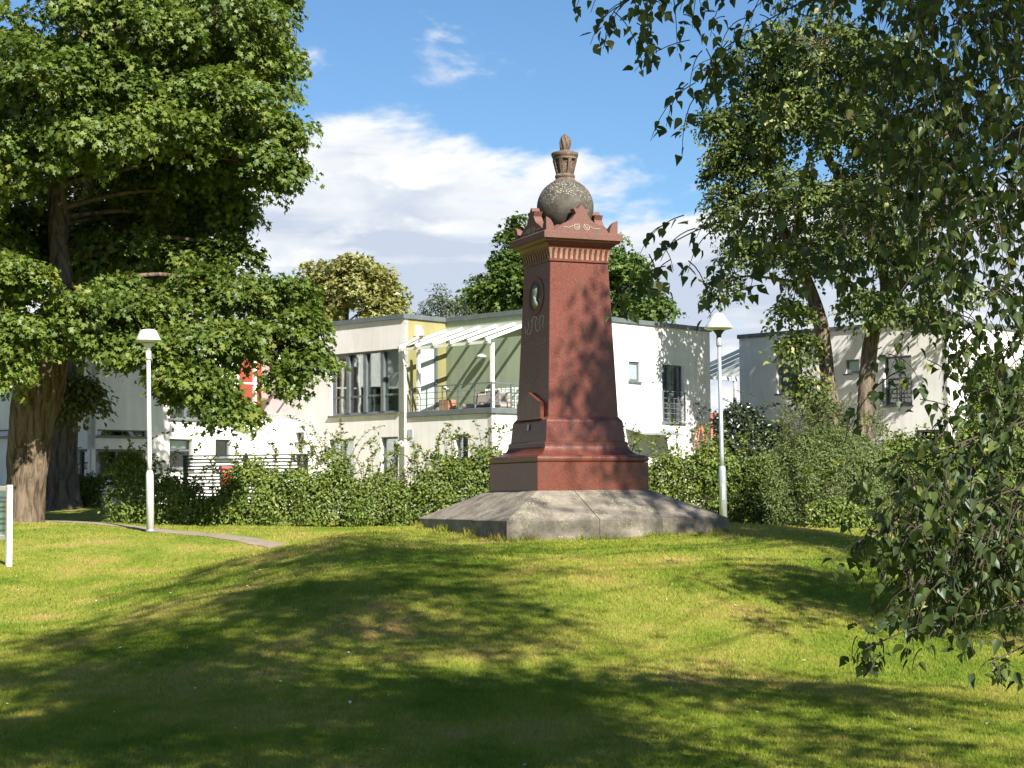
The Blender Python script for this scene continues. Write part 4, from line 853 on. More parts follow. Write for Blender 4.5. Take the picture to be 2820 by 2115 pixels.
# ------------------------------------------------------------------ notice board at the left edge
q = P(24, 1550, 27.5); sb_ = empty('notice_board', (q[0], q[1], zgf(q[0], q[1])), R_(-52)); sb_.scale = (1.1, 1.1, 1.1); tag(sb_, 'weathered white framed notice board with glazed panel at the left edge of the lawn', 'notice board')
for x in (0.0, -0.92):
    m = MB(); m.box(x - 0.035, x + 0.035, -0.04, 0.04, -0.25, 1.185); m.build('post', 'weathered_white', sb_, 0.006)
for z in (0.38, 1.10):
    m = MB(); m.box(-0.884, -0.036, -0.035, 0.035, z, z + 0.07); m.build('frame_rail', 'weathered_white', sb_, 0.005)
m = MB(); m.box(-0.884, -0.036, -0.005, 0.02, 0.451, 1.099); pn = m.build('panel', 'sign_paper', sb_)
for i, (z, w_) in enumerate(((1.0, 0.5), (0.94, 0.62), (0.86, 0.7), (0.80, 0.66), (0.69, 0.55), (0.62, 0.6), (0.52, 0.64))):
    m = MB(); m.box(-0.08 - w_, -0.08, -0.0075, -0.0055, z - 0.014, z + 0.014); m.build('print_line', 'print_ink', pn)
m = MB(); m.box(-0.882, -0.038, -0.024, -0.02, 0.453, 1.097); m.build('glazing', 'glass_roof', sb_)

# ------------------------------------------------------------------ slatted fence, red and blue garden things, bench, trellis, terrace furniture
def fence(p0, p1, z0, z1, label):
    L_ = math.hypot(p1[0] - p0[0], p1[1] - p0[1]); a = math.atan2(p1[1] - p0[1], p1[0] - p0[0]); o = empty('slat_fence', (p0[0], p0[1], z0), a); tag(o, label, 'fence')
    s0 = None; n = int((z1 - z0 - 0.1) / 0.088)
    for i in range(n):
        if s0 is None: m = MB(); m.box(0, L_, -0.012, 0.012, 0, 0.042); s0 = m.build('slat', 'fence_green', o); e = s0
        else: e = inst(s0, o)
        e.location = (0, 0, 0.1 + i * 0.088)
    k = max(2, int(round(L_ / 1.9)) + 1)
    for i in range(k):
        m = MB(); x = L_ * i / (k - 1); m.box(x - 0.045, x + 0.045, 0.013, 0.10, -0.2, z1 - z0); m.build('post', 'fence_green', o)
    m = MB(); m.box(-0.05, L_ + 0.05, -0.02, 0.105, z1 - z0 + 0.001, z1 - z0 + 0.035); m.build('top_rail', 'fence_green', o); return o
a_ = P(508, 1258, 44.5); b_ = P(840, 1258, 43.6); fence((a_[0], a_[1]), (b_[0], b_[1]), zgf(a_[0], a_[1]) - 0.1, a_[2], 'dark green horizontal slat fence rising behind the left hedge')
def crate(px, D, mat, label, name, zt):
    c = P(px, 1300, D); g = zgf(c[0], c[1]); o = empty(name, (c[0], c[1], g), 0.4); tag(o, label, 'garden toy')
    h = zt - g
    m = MB(); m.box(-0.2, 0.2, -0.16, 0.16, h - 0.55, h - 0.10); m.build('body', mat, o, 0.03)
    m = MB(); m.box(-0.22, 0.22, -0.18, 0.18, h - 0.099, h); m.build('lid', mat, o, 0.02)
    for x in (-0.15, 0.15):
        for y in (-0.11, 0.11): m = MB(); m.box(x - 0.025, x + 0.025, y - 0.025, y + 0.025, 0, h - 0.551); m.build('leg', mat, o)
crate(628, 45.6, 'red_plastic', 'bright red plastic box on legs seen through the slat fence', 'red_box', P(628, 1285, 45.6)[2])
crate(662, 45.8, 'blue_plastic', 'blue plastic box on legs seen through the slat fence', 'blue_box', P(662, 1290, 45.8)[2])
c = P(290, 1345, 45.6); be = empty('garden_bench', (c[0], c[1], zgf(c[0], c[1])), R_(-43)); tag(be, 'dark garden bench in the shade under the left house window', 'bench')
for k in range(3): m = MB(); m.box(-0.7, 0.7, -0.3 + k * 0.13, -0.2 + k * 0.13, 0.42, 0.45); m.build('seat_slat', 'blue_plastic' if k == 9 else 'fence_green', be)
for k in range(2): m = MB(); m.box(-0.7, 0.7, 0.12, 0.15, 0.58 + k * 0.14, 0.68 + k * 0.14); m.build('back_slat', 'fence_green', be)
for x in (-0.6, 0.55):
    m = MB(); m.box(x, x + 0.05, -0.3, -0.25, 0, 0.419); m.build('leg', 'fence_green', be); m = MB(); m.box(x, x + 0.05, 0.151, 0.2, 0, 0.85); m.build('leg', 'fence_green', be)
# obelisk trellis
c = P(1931, 1300, 49.5); tz = P(1931, 1171, 49.5)[2]; g = zgf(c[0], c[1]); tr_ = empty('obelisk_trellis', (c[0], c[1], g)); tag(tr_, 'reddish wooden obelisk trellis beside the sunny right wall of the main house', 'trellis'); h = tz - g
for i in range(6):
    a = i * math.pi / 3; m = MB(); m.tube([(0.34 * math.cos(a), 0.34 * math.sin(a), 0), (0.20 * math.cos(a), 0.20 * math.sin(a), h - 0.45), (0.03 * math.cos(a), 0.03 * math.sin(a), h)], 0.014, 5); m.build('leg', 'trellis_wood', tr_)
for zz, r in ((h - 0.47, 0.21), (h - 0.9, 0.24), (h - 1.4, 0.28)):
    m = MB(); m.tube([(r * math.cos(i * math.pi / 3), r * math.sin(i * math.pi / 3), zz) for i in range(7)], 0.012, 5); m.build('ring', 'trellis_wood', tr_)
# on the terrace
def on_terr(x, y): v = np.array([-0.577, 47.58, 0]) + HX * x + HY * y; return (v[0], v[1], 0.85 + TZ - 0.02)
pt_ = empty('planter', on_terr(-2.25, 0.5), PHI); tag(pt_, 'terracotta planter box with a small white flower on the terrace', 'planter')
m = MB(); m.box(-0.2, 0.2, -0.16, 0.16, 0.0, 0.50); m.build('box', 'terracotta', pt_, 0.02)
m = MB(); m.tube([(0, 0, 0.45), (-0.02, 0, 0.62), (-0.05, 0, 0.76)], 0.012, 5); st_ = m.build('stem', 'leaf_oak', pt_)
for i in range(5): m = MB(); a = i * 1.26; m.lathe([(0.005, 0), (0.05, 0.02), (0.055, 0.05), (0.02, 0.08)], 8, (-0.05 + 0.06 * math.cos(a), 0.06 * math.sin(a), 0.74 + 0.02 * i)); m.build('petal', 'lamp_white', st_)
sf = empty('outdoor_sofa', on_terr(-1.0, 0.85), PHI); tag(sf, 'low grey cushioned outdoor sofa behind the terrace railing', 'sofa')
m = MB(); m.box(-0.75, 0.75, -0.3, 0.3, 0.0, 0.22); m.build('frame', 'rattan', sf, 0.01)
for x in (-0.37, 0.37): m = MB(); m.box(x - 0.36, x + 0.36, -0.3, 0.28, 0.222, 0.36); m.build('seat_cushion', 'cushion_grey', sf, 0.04); m = MB(); m.box(x - 0.34, x + 0.34, 0.14, 0.29, 0.362, 0.66); m.build('back_cushion', 'cushion_grey', sf, 0.05)
ch = empty('rattan_chair', on_terr(-0.45, 0.36), PHI); tag(ch, 'dark rattan armchair at the right end of the terrace', 'chair')
m = MB(); m.box(-0.28, 0.28, -0.2, 0.2, 0.22, 0.30); m.build('seat', 'rattan', ch, 0.02)
m = MB(); m.tube([(-0.30, -0.2, 0.30), (-0.30, -0.15, 0.62), (-0.2, 0.18, 0.68), (0.2, 0.18, 0.68), (0.30, -0.15, 0.62), (0.30, -0.2, 0.30)], 0.025, 6); m.build('back_hoop', 'rattan', ch)
m = MB(); m.box(-0.27, 0.27, 0.16, 0.19, 0.30, 0.66); m.build('back', 'cushion_grey', ch)
for x in (-0.25, 0.25):
    for y in (-0.17, 0.17): m = MB(); m.tube([(x, y, 0), (x, y, 0.23)], 0.02, 6); m.build('leg', 'rattan', ch)
# drying rack inside the right house's tall window
v = np.array([13.34, 52.2, 0]) + HX * (fr_[0] * 0.45 + fr_[1] * 0.55) + HY * 0.24
dk = empty('drying_rack', (v[0], v[1], 0.95 + fr_[2]), PHI); tag(dk, 'white drying rack standing inside the tall window of the right house', 'drying rack')
for i, (x, z, tl_) in enumerate(((-0.25, 0.72, 0.10), (0.05, 0.98, 0.14), (0.3, 0.74, 0.10))): m = MB(); m.beam((x - 0.2, 0, z - tl_ / 2), (x + 0.2, 0, z + tl_ / 2), 0.05, 0.035); m.build('wing', 'white_paint', dk)
for x in (-0.1, 0.12): m = MB(); m.tube([(x, 0, 0.02), (x * 0.3, 0.0, 0.95)], 0.014, 6); m.build('leg', 'white_paint', dk)

# ------------------------------------------------------------------ vegetation
def rvec(n): return unit(RNG.normal(size=(n, 3)))
def pad_leaves(pc_, pn, pr, nl, flat=0.28, dome=0.40, jit=0.55, out_tip=0.8, down=0.35):
    """leaves on flattened domes (the sprays at the twig ends): pc_ pad centres, pn pad normals, pr radii, nl leaves each"""
    n = len(pc_); idx = np.repeat(np.arange(n), nl); N = len(idx)
    a = rvec(n); t1 = unit(np.cross(pn, a)); t2 = np.cross(pn, t1)
    ang = RNG.uniform(0, 2 * np.pi, N); lob = 1 + 0.28 * np.sin(3 * ang + idx * 1.7) + 0.15 * np.sin(5 * ang + idx)
    rr = np.sqrt(RNG.uniform(0, 1, N)) * lob
    off = (t1[idx] * np.cos(ang)[:, None] + t2[idx] * np.sin(ang)[:, None])
    h = -dome * rr ** 2 + flat * RNG.normal(0, 0.55, N)
    c = pc_[idx] + (off * rr[:, None] + pn[idx] * h[:, None]) * pr[idx][:, None]
    nm = pn[idx] + off * (0.45 * rr)[:, None] + RNG.normal(0, jit, (N, 3))
    tip = off * out_tip + np.array([0, 0, -down]) + RNG.normal(0, 0.35, (N, 3))
    return c, nm, tip, idx
def blob_pads(blobs, dens=1.0):
    C_, N_, B_ = [], [], []
    for bi, (c, r, n) in enumerate(blobs):
        n = max(3, int(n * dens)); d = rvec(n); rad = RNG.uniform(0.25, 1, n) ** 0.45
        r = np.asarray(r, float); p = np.asarray(c) + d * r * rad[:, None]
        nn = unit(d / r * r.mean() * 0.55 + np.array([0, 0, 0.85]) + RNG.normal(0, 0.22, (n, 3)))
        C_.append(p); N_.append(nn); B_.append(np.full(n, bi))
    return np.concatenate(C_), np.concatenate(N_), np.concatenate(B_)
def sag(a, b, k, up=0.12):
    a = np.asarray(a, float); b = np.asarray(b, float); L_ = np.linalg.norm(b - a)
    return [a + (b - a) * t + np.array([0, 0, up * L_ * math.sin(math.pi * t)]) for t in np.linspace(0, 1, k)]
def tree(name, label, base, stems, blobs, leaf, T, lsize, per_pad, pad_r, barkm, group=None, cat='tree', dens=1.0, flare=1.5, accept=None, sides=14, rbias=None, twigs=True, extra=None, minz=None):
    root = empty(name, base); tag(root, label, cat, group); b0 = np.asarray(base, float)
    allp = []
    for si, (pts, rads) in enumerate(stems):
        sp, sr = smooth_pts([np.asarray(p) - b0 for p in pts], rads, 8)
        if si == 0 or flare < 0:
            for j in range(len(sr)):
                dz = sp[j][2] - sp[0][2]; sr[j] *= 1 + (abs(flare) - 1) * math.exp(-max(0, dz) / 0.28)
        m = MB(); m.tube(sp, sr, sides, True, 0.10, si * 1.3); m.build('trunk', barkm, root)
        allp += [(np.asarray(p) + b0, r) for p, r in zip(sp, sr)]
    AP = np.array([p for p, r in allp]); AR = np.array([r for p, r in allp])
    bm_ = MB(); limbs = []
    for (c, r, n) in blobs:
        c = np.asarray(c, float); dz = c[2] - AP[:, 2]; cost = np.linalg.norm(AP - c, axis=1) + np.where(dz < 0.2, (0.8 if minz else 2.5) * np.abs(dz), 0) + (np.where(AP[:, 2] < minz, 50, 0) if minz else 0); k = int(np.argmin(cost))
        rs = min(AR[k] * 0.45, 0.03 + 0.012 * np.linalg.norm(c - AP[k]))
        mid = AP[k] + (c - AP[k]) * 0.55 + np.array([RNG.normal(0, 0.12), RNG.normal(0, 0.12), 0.15 * np.linalg.norm(c - AP[k]) * 0.6])
        lp, lr = smooth_pts([AP[k] - b0, mid - b0, c - b0], [rs, rs * 0.65, rs * 0.28], 6); bm_.tube(lp, lr, 7, True, 0.05)
        limbs.append((np.array(lp) + b0, np.array(lr)))
    pcn, pnn, pb_ = blob_pads(blobs, dens)
    if accept is not None:
        k = accept(pcn); pcn, pnn, pb_ = pcn[k], pnn[k], pb_[k]
    if twigs:
        for i in range(len(pcn)):
            lp, lr = limbs[pb_[i]]; k = int(np.argmin(np.linalg.norm(lp[2:] - pcn[i], axis=1))) + 2
            bm_.tube([p - b0 for p in sag(lp[k], pcn[i], 4, 0.06)], [max(0.012, lr[k] * 0.4), 0.014, 0.010, 0.006], 4, True, cap=False)
    tag(bm_.build('branches', barkm, root), kind='stuff')
    pr = RNG.uniform(0.65, 1.25, len(pcn)) * pad_r
    c, nm, tip, idx = pad_leaves(pcn, pnn, pr, per_pad)
    if accept is not None:
        k = accept(c); c, nm, tip, idx = c[k], nm[k], tip[k], idx[k]
    pad_t = RNG.uniform(0, 1, len(pcn)); rnd = np.clip(0.55 * RNG.uniform(0, 1, len(c)) + 0.45 * pad_t[idx], 0, 1)
    if rbias is not None: rnd = rbias(rnd, c)
    sz = lsize * RNG.uniform(0.7, 1.2, len(c))
    o = leaves('crown', c - b0, nm, tip, sz, rnd, T, leaf, root); tag(o, kind='stuff')
    return root
def BL(x, y, D, r, rz=None, n=None, ry=None):
    rz = rz or r * 0.7; n = n or int(14 * r * r + 8)
    return (P(x, y, D), (r, ry or r, rz), n)

# --- big maple on the left
b = np.array([-10.85, 38.0, zgf(-10.85, 38) - 0.1])
MS = [([b, P(72, 1330, 38), P(84, 1200, 38), P(118, 1080, 38), P(150, 960, 38), P(168, 800, 38), P(158, 600, 38.3), P(170, 420, 38.5), P(215, 200, 38.6), P(260, -150, 38.6)], [0.38, 0.42, 0.48, 0.44, 0.32, 0.26, 0.22, 0.19, 0.15, 0.08]),
      ([P(62, 1230, 37.8), P(62, 1120, 37.7), P(72, 1040, 37.6), P(50, 930, 37.6), P(-40, 700, 37.5), P(-120, 400, 37.3)], [0.30, 0.28, 0.22, 0.18, 0.15, 0.08]),
      ([P(86, 1085, 37.7), P(80, 1060, 37.55), P(66, 1022, 37.4)], [0.16, 0.15, 0.12])]
MBL = [BL(150, 240, 35.8, 2.1, 1.0), BL(-120, 150, 36.5, 2.2, 1.4), BL(330, 60, 36.5, 2.0, 1.1), BL(560, 60, 38.0, 1.9, 1.1), BL(700, 130, 38.6, 1.05, 0.9), BL(600, 270, 37.5, 1.5, 0.8),
       BL(735, 350, 38.4, 0.95, 0.55), BL(420, 320, 36.5, 1.5, 0.7), BL(640, 440, 38.0, 1.3, 0.55), BL(770, 470, 38.4, 0.55, 0.35), BL(260, 370, 35.5, 1.4, 0.6), BL(-60, 420, 35.6, 1.7, 0.9), BL(480, 480, 39.5, 1.5, 0.9),
       BL(600, 560, 39.5, 0.9, 0.4), BL(150, 690, 41.0, 1.3, 0.7, 26), BL(320, 720, 41.0, 1.3, 0.6, 26), BL(460, 710, 40.5, 1.0, 0.5, 18), BL(20, 640, 39.5, 1.2, 0.7, 22), BL(-60, 560, 36.5, 1.0, 0.6, 16), BL(-30, 680, 37.0, 0.9, 0.6, 14), BL(60, 620, 39.2, 0.9, 0.6, 14), BL(270, 690, 38.9, 0.8, 0.55, 13), BL(420, 690, 39.0, 0.9, 0.55, 15), BL(540, 710, 39.2, 0.8, 0.5, 13), BL(120, 740, 39.2, 0.9, 0.5, 14), BL(650, 690, 39.2, 0.5, 0.35, 8), BL(330, 620, 40.0, 1.3, 0.9, 14), BL(10, 770, 35.2, 1.1, 0.5), BL(230, 850, 36.2, 1.1, 0.5), BL(380, 870, 37.0, 1.1, 0.5), BL(520, 810, 38.0, 1.0, 0.55), BL(330, 790, 37.4, 0.5, 0.3),
       BL(650, 800, 38.3, 1.0, 0.6), BL(770, 800, 38.5, 0.8, 0.42), BL(830, 890, 38.3, 0.62, 0.42), BL(700, 940, 37.6, 1.0, 0.45), BL(560, 930, 36.8, 1.1, 0.5), BL(850, 985, 38.0, 0.5, 0.32), BL(800, 1030, 37.8, 0.35, 0.22),
       BL(430, 960, 36.4, 0.75, 0.38), BL(540, 1050, 36.3, 0.75, 0.32), BL(620, 1110, 36.3, 0.55, 0.25), BL(660, 1130, 36.2, 0.35, 0.18), BL(470, 1030, 36.2, 0.5, 0.25), BL(-40, 930, 35.0, 0.8, 0.45), BL(60, 900, 35.4, 0.9, 0.4), BL(20, 1000, 35.0, 0.45, 0.3),
       BL(290, 930, 36.5, 0.8, 0.35), BL(-250, 300, 38, 2.5, 2.0, 50), BL(100, -250, 38.5, 3.0, 1.6, 90), BL(450, -220, 39, 2.6, 1.5, 70), BL(680, -60, 39.5, 1.4, 0.9), BL(-350, 700, 37.5, 2.0, 1.5, 40),
       BL(350, 180, 41.5, 2.5, 1.6, 50), BL(550, 380, 42, 1.6, 1.2, 30), BL(100, 150, 41, 2.6, 2.0, 40), BL(-100, 600, 40, 2.2, 1.5, 40), BL(250, 700, 41.0, 1.6, 0.9, 26), BL(690, 250, 41.0, 1.2, 1.2, 24), BL(560, 640, 40.5, 0.8, 0.5, 14)]
tree('maple_tree', 'large green maple with thick leaning sunlit trunk at the left edge', b, MS, MBL, 'leaf_maple', T_MAPLE, 0.140, 105, 0.48, 'bark_maple', flare=1.3, sides=22, dens=0.95, minz=5.2)

# --- flowering lime just behind it (the dark straight trunk)
b = np.array([*P(178, 1376, 44.6)[:2], 0]); b[2] = zgf(b[0], b[1]) - 0.1
LS = [([b, P(172, 1280, 44.6), P(178, 1150, 44.6), P(190, 1050, 44.6), P(206, 950, 44.6), P(222, 760, 44.6), P(242, 590, 44.6), P(268, 450, 44.6), P(320, 200, 44.8), P(350, 40, 45.0), P(370, -150, 45)], [0.38, 0.37, 0.345, 0.33, 0.30, 0.27, 0.24, 0.21, 0.18, 0.15, 0.08])]
LBL = [BL(360, 560, 45.5, 1.7, 1.3, 40), BL(480, 640, 46, 1.3, 1.1, 30), BL(420, 100, 45.6, 2.2, 1.5, 50), BL(300, 330, 45.5, 2.2, 1.4, 50), BL(540, 480, 46.5, 1.2, 0.9, 24), BL(150, 450, 46, 2.4, 1.8, 60), BL(560, 200, 46.5, 1.8, 1.3, 40), BL(0, 700, 46.5, 2.0, 1.3, 40), BL(430, -120, 46, 2.6, 1.6, 50),
       BL(215, 1075, 43.9, 0.55, 0.35, 12), BL(165, 1070, 44.0, 0.35, 0.3, 8), BL(320, 800, 46, 1.4, 0.8, 24), BL(560, 330, 44.5, 2.0, 1.3, 50), BL(640, 120, 44, 2.0, 1.4, 50), BL(520, -200, 44.5, 3.0, 1.8, 70), BL(760, -160, 43.5, 1.6, 1.0, 40), BL(420, 420, 43.8, 1.6, 1.0, 34)]
tree('lime_tree', 'dark straight-trunked lime behind the maple, with paler yellowish flowering foliage', b, LS, LBL, 'leaf_limeflower', T_OVAL, 0.16, 100, 0.62, 'bark_dark', flare=1.5, sides=18, dens=1.5)

# --- twin-stemmed lime on the right
b = np.array([*P(2335, 1430, 51.5)[:2], 0]); b[2] = zgf(b[0], b[1]) - 0.1
BL0 = BL; BL = lambda x, y, D, r, rz=None, n=None: BL0(x, y, D, r * 1.17, (rz or r * 0.7) * 1.17, n or int(14 * r * r * 1.3 + 8))
RS = [([P(2300, 1440, 51.5), P(2291, 1168, 51.4), P(2278, 1030, 51.4), P(2258, 880, 51.4), P(2215, 760, 51.4), P(2172, 670, 51.5), P(2134, 560, 51.6), P(2110, 380, 51.8), P(2120, 150, 52.0)], [0.33, 0.25, 0.215, 0.22, 0.17, 0.16, 0.14, 0.10, 0.05]),
      ([P(2372, 1440, 51.7), P(2380, 1168, 51.7), P(2392, 1000, 51.7), P(2412, 880, 51.8), P(2440, 790, 51.8), P(2400, 640, 51.9), P(2350, 520, 52.0), P(2280, 430, 52.0), P(2270, 250, 52.0), P(2300, -50, 52.0)], [0.34, 0.245, 0.24, 0.22, 0.18, 0.15, 0.14, 0.13, 0.10, 0.05]),
      ([P(2425, 850, 51.8), P(2500, 760, 51.9), P(2560, 620, 52.0), P(2600, 420, 52.0), P(2640, 150, 52.0)], [0.18, 0.15, 0.13, 0.10, 0.05]),
      ([P(2230, 800, 51.4), P(2190, 690, 51.2), P(2205, 560, 51.0), P(2230, 420, 51.0)], [0.13, 0.12, 0.10, 0.06])]
RBL = [BL(1990, 335, 51.0, 0.75, 0.5), BL(2080, 180, 51.0, 1.2, 0.9), BL(2060, 420, 50.5, 0.9, 0.6), BL(2010, 560, 50.8, 0.75, 0.55), BL(2060, 690, 50.6, 0.6, 0.45), BL(2160, 300, 50.3, 1.1, 0.8), BL(2190, 530, 50.0, 1.0, 0.6), BL(2250, 120, 50.5, 1.4, 1.0), BL(2330, 330, 50.2, 1.2, 0.8), BL(2350, 560, 50.0, 1.1, 0.6),
       BL(2280, 690, 50.0, 1.0, 0.5), BL(2430, 180, 50.8, 1.3, 1.0), BL(2480, 430, 50.6, 1.2, 0.8), BL(2480, 680, 50.5, 1.0, 0.55), BL(2400, 830, 50.4, 0.85, 0.4), BL(2530, 870, 50.8, 0.8, 0.32), BL(2600, 780, 51.0, 1.0, 0.5, 8), BL(2620, 560, 51.0, 1.2, 0.9, 8), BL(2640, 300, 51.0, 1.4, 1.1, 8),
       BL(2180, 850, 50.8, 0.45, 0.25, 9), BL(2200, 950, 50.8, 0.5, 0.38, 12), BL(2230, 1060, 50.9, 0.35, 0.35, 9), BL(2260, 1130, 51.0, 0.28, 0.22, 6), BL(2180, 650, 52.8, 1.2, 0.7, 18), BL(2300, 250, 53.3, 1.9, 1.5, 44), BL(2100, 350, 53.0, 1.3, 1.1, 30), BL(2450, 500, 53.3, 1.6, 1.2, 34), BL(2250, -150, 52.0, 2.2, 1.4, 50), BL(2450, -150, 52.0, 1.8, 1.2, 30),
       BL(1985, 470, 51.3, 0.4, 0.3, 7), BL(2000, 780, 50.9, 0.35, 0.25, 6)]
tree('lime_tree', 'twin-stemmed lime with pale seed bracts standing behind the right-hand hedge', b, RS, RBL, 'leaf_lime', T_OVAL, 0.165, 78, 0.58, 'bark_lime', flare=-1.25, sides=18, dens=1.15)
BL = BL0

# --- trees behind the houses
def simple_tree(name, label, px, D, blobs, leaf, lsize, per, padr, T=T_CLUMP, th=5.0, rb=0.3, group='trees behind the houses'):
    q = P(px, 1300, D); b = np.array([q[0], q[1], 0.8]); top = P(px, min(bb[1] for bb in blobs) + 40, D)
    st = [([b, b + np.array([0.1, 0, 2.5]), b + np.array([0, 0, 4.5]), top], [rb, rb * 0.8, rb * 0.65, 0.05])]
    tree(name, label, b, st, [BL(*bb[:2], D + bb[2], bb[3] * 0.95, bb[4] * 0.95, bb[5]) for bb in blobs], leaf, T, lsize, per, padr, 'bark_dark', group, sides=10, dens=0.85)
simple_tree('yellow_tree', 'yellowish-green round tree rising behind the left end of the main house', 955, 76, [(950, 790, 0, 2.3, 1.5, 75), (890, 800, 0.8, 1.4, 1.0, 30), (1030, 780, 0.5, 1.15, 0.85, 28), (960, 730, 0, 1.1, 0.5, 24), (1050, 850, 0, 1.0, 0.7, 22), (840, 840, -1, 1.1, 0.9, 24), (1080, 810, 0.6, 0.5, 0.35, 8)], 'leaf_yellow', 0.24, 70, 0.62, T_CLUMP)
simple_tree('oak_tree', 'broad dark green tree rising behind the monument and the main house', 1560, 78, [(1400, 690, 0, 1.0, 1.3, 26), (1395, 800, 0, 2.0, 1.5, 70), (1340, 820, 1, 1.4, 1.2, 32), (1480, 740, 0, 2.0, 1.7, 60), (1640, 740, 0, 2.2, 1.8, 70), (1720, 780, 0, 1.6, 1.3, 46), (1760, 840, 0, 1.5, 0.8, 34), (1540, 660, 0, 1.9, 1.2, 40), (1820, 850, 0.5, 0.6, 0.35, 8), (1420, 620, 0.3, 0.5, 0.6, 8), (1750, 720, 0.3, 0.5, 0.5, 8)], 'leaf_oak', 0.25, 72, 0.6, T_CLUMP, rb=0.4)
simple_tree('young_tree', 'small blue-green tree peeping over the roof left of the broad oak', 1215, 70, [(1215, 850, 0, 0.95, 0.75, 26), (1215, 810, 0, 0.45, 0.5, 9), (1265, 855, 0, 0.7, 0.5, 14), (1165, 865, 0, 0.5, 0.35, 9)], 'leaf_blue', 0.17, 60, 0.42, T_LANCE, rb=0.12)

# --- hedge and shrubs: sprays over an upright body plus long free shoots on top
def hedge(name, label, line, D_w, hfun, leaf, lsize, per_m, shoots, T=T_OVAL, cat='hedge', pad=0.20, per_pad=34, depth=0.55, group=None, tip_up=0.35, gap=None):
    """line: list of (x,y) ground points; hfun(s)->height; the body is filled with sprays facing out"""
    pts = np.array(line, float); seg = np.linalg.norm(np.diff(pts, axis=0), axis=1); cum = np.concatenate([[0], np.cumsum(seg)]); L_ = cum[-1]
    b0 = np.array([pts[0][0], pts[0][1], zgf(*pts[0])]); root = empty(name, b0); tag(root, label, cat, group)
    def at(s): i = np.clip(np.searchsorted(cum, s) - 1, 0, len(seg) - 1); t = (s - cum[i]) / seg[i]; return pts[i] + (pts[i + 1] - pts[i]) * t[:, None], unit(pts[i + 1] - pts[i])
    n = int(L_ * per_m); s = RNG.uniform(0, L_, n); p, d = at(s); H = hfun(s)
    nx = np.stack([d[:, 1], -d[:, 0]], 1)                     # towards the camera side for left-to-right lines
    u = RNG.uniform(-1, 1, n); u = np.sign(u) * np.abs(u) ** 0.6; u = np.where(RNG.uniform(0, 1, n) < 0.7, np.abs(u), u); hz = RNG.uniform(0.03, 1, n) ** 0.85
    prof_ = np.sqrt(np.clip(1 - (hz * 0.93) ** 3, 0.02, 1)) * (0.82 + 0.18 * np.sin(s * 5.1) * np.sin(s * 2.3 + hz * 6))
    c = np.stack([p[:, 0] + nx[:, 0] * u * depth * prof_, p[:, 1] + nx[:, 1] * u * depth * prof_, zg(p[:, 0], p[:, 1]) + hz * H], 1)
    pn = unit(np.stack([nx[:, 0] * u, nx[:, 1] * u, 0.55 + 0.6 * hz ** 2], 1) + RNG.normal(0, 0.3, (n, 3)))
    if gap is not None: k = gap(s, hz); c, pn, s = c[k], pn[k], s[k]
    pr = pad * RNG.uniform(0.6, 1.3, len(c)); lc, ln, lt, idx = pad_leaves(c, pn, pr, per_pad, 0.35, 0.35, 0.6, 0.7, 0.1)
    rn = np.clip(0.5 * RNG.uniform(0, 1, len(lc)) + 0.5 * RNG.uniform(0, 1, len(c))[idx], 0, 1)
    # shoots
    wood = MB(); SC_, SN, ST = [], [], []
    ss = RNG.uniform(0, L_, shoots); sp_, sd = at(ss); sH = hfun(ss)
    for i in range(shoots):
        g = zgf(*sp_[i]); ln_ = RNG.uniform(0.25, 0.75) * tip_up / 0.35; le = RNG.normal(0, 0.16, 2); q0 = np.array([sp_[i][0] + RNG.normal(0, depth * 0.3), sp_[i][1] + RNG.normal(0, depth * 0.3), g + sH[i] * 0.82])
        q1 = q0 + np.array([le[0], le[1], ln_]); q2 = q1 + np.array([le[0] * 1.3, le[1], ln_ * 0.4 - 0.05]); cp_, cr = smooth_pts([q0, q1, q2], [0.008, 0.005, 0.003], 5); wood.tube([x - b0 for x in cp_], cr, 3, cap=False)
        k = int(26 * ln_ / 0.5); t_ = RNG.uniform(0.1, 1, k) * (len(cp_) - 1); i0 = np.minimum(t_.astype(int), len(cp_) - 2); cc = np.array(cp_)[i0] + (np.array(cp_)[i0 + 1] - np.array(cp_)[i0]) * (t_ - i0)[:, None]
        SC_.append(cc + RNG.normal(0, 0.012, (k, 3))); dd = RNG.normal(0, 1, (k, 3)); dd[:, 2] = 0.25; ST.append(dd); SN.append(np.array([0, 0, 1.0]) + RNG.normal(0, 0.6, (k, 3)))
    # stems inside
    ms = int(L_ * 5)
    s2 = RNG.uniform(0, L_, ms); p2, _d = at(s2)
    for i in range(ms):
        g = zgf(*p2[i]); q0 = np.array([p2[i][0], p2[i][1], g - 0.05]); q1 = q0 + np.array([RNG.normal(0, 0.2), RNG.normal(0, 0.2), float(hfun(s2[i:i + 1])[0]) * RNG.uniform(0.7, 1.0)]); wood.tube([x - b0 for x in sag(q0, q1, 4, 0.03)], [0.02, 0.016, 0.012, 0.006], 4, cap=False)
    wood.build('stems', 'twig', root)
    if SC_: lc = np.concatenate([lc] + SC_); ln = np.concatenate([ln] + SN); lt = np.concatenate([lt] + ST); rn = np.concatenate([rn, RNG.uniform(0.3, 1, sum(len(x) for x in SC_))])
    o = leaves('foliage', lc - b0, ln, lt, lsize * RNG.uniform(0.65, 1.25, len(lc)), rn, T, leaf, root); tag(o, kind='stuff'); return root
G = lambda px, D: (P(px, 1300, D)[0], D)
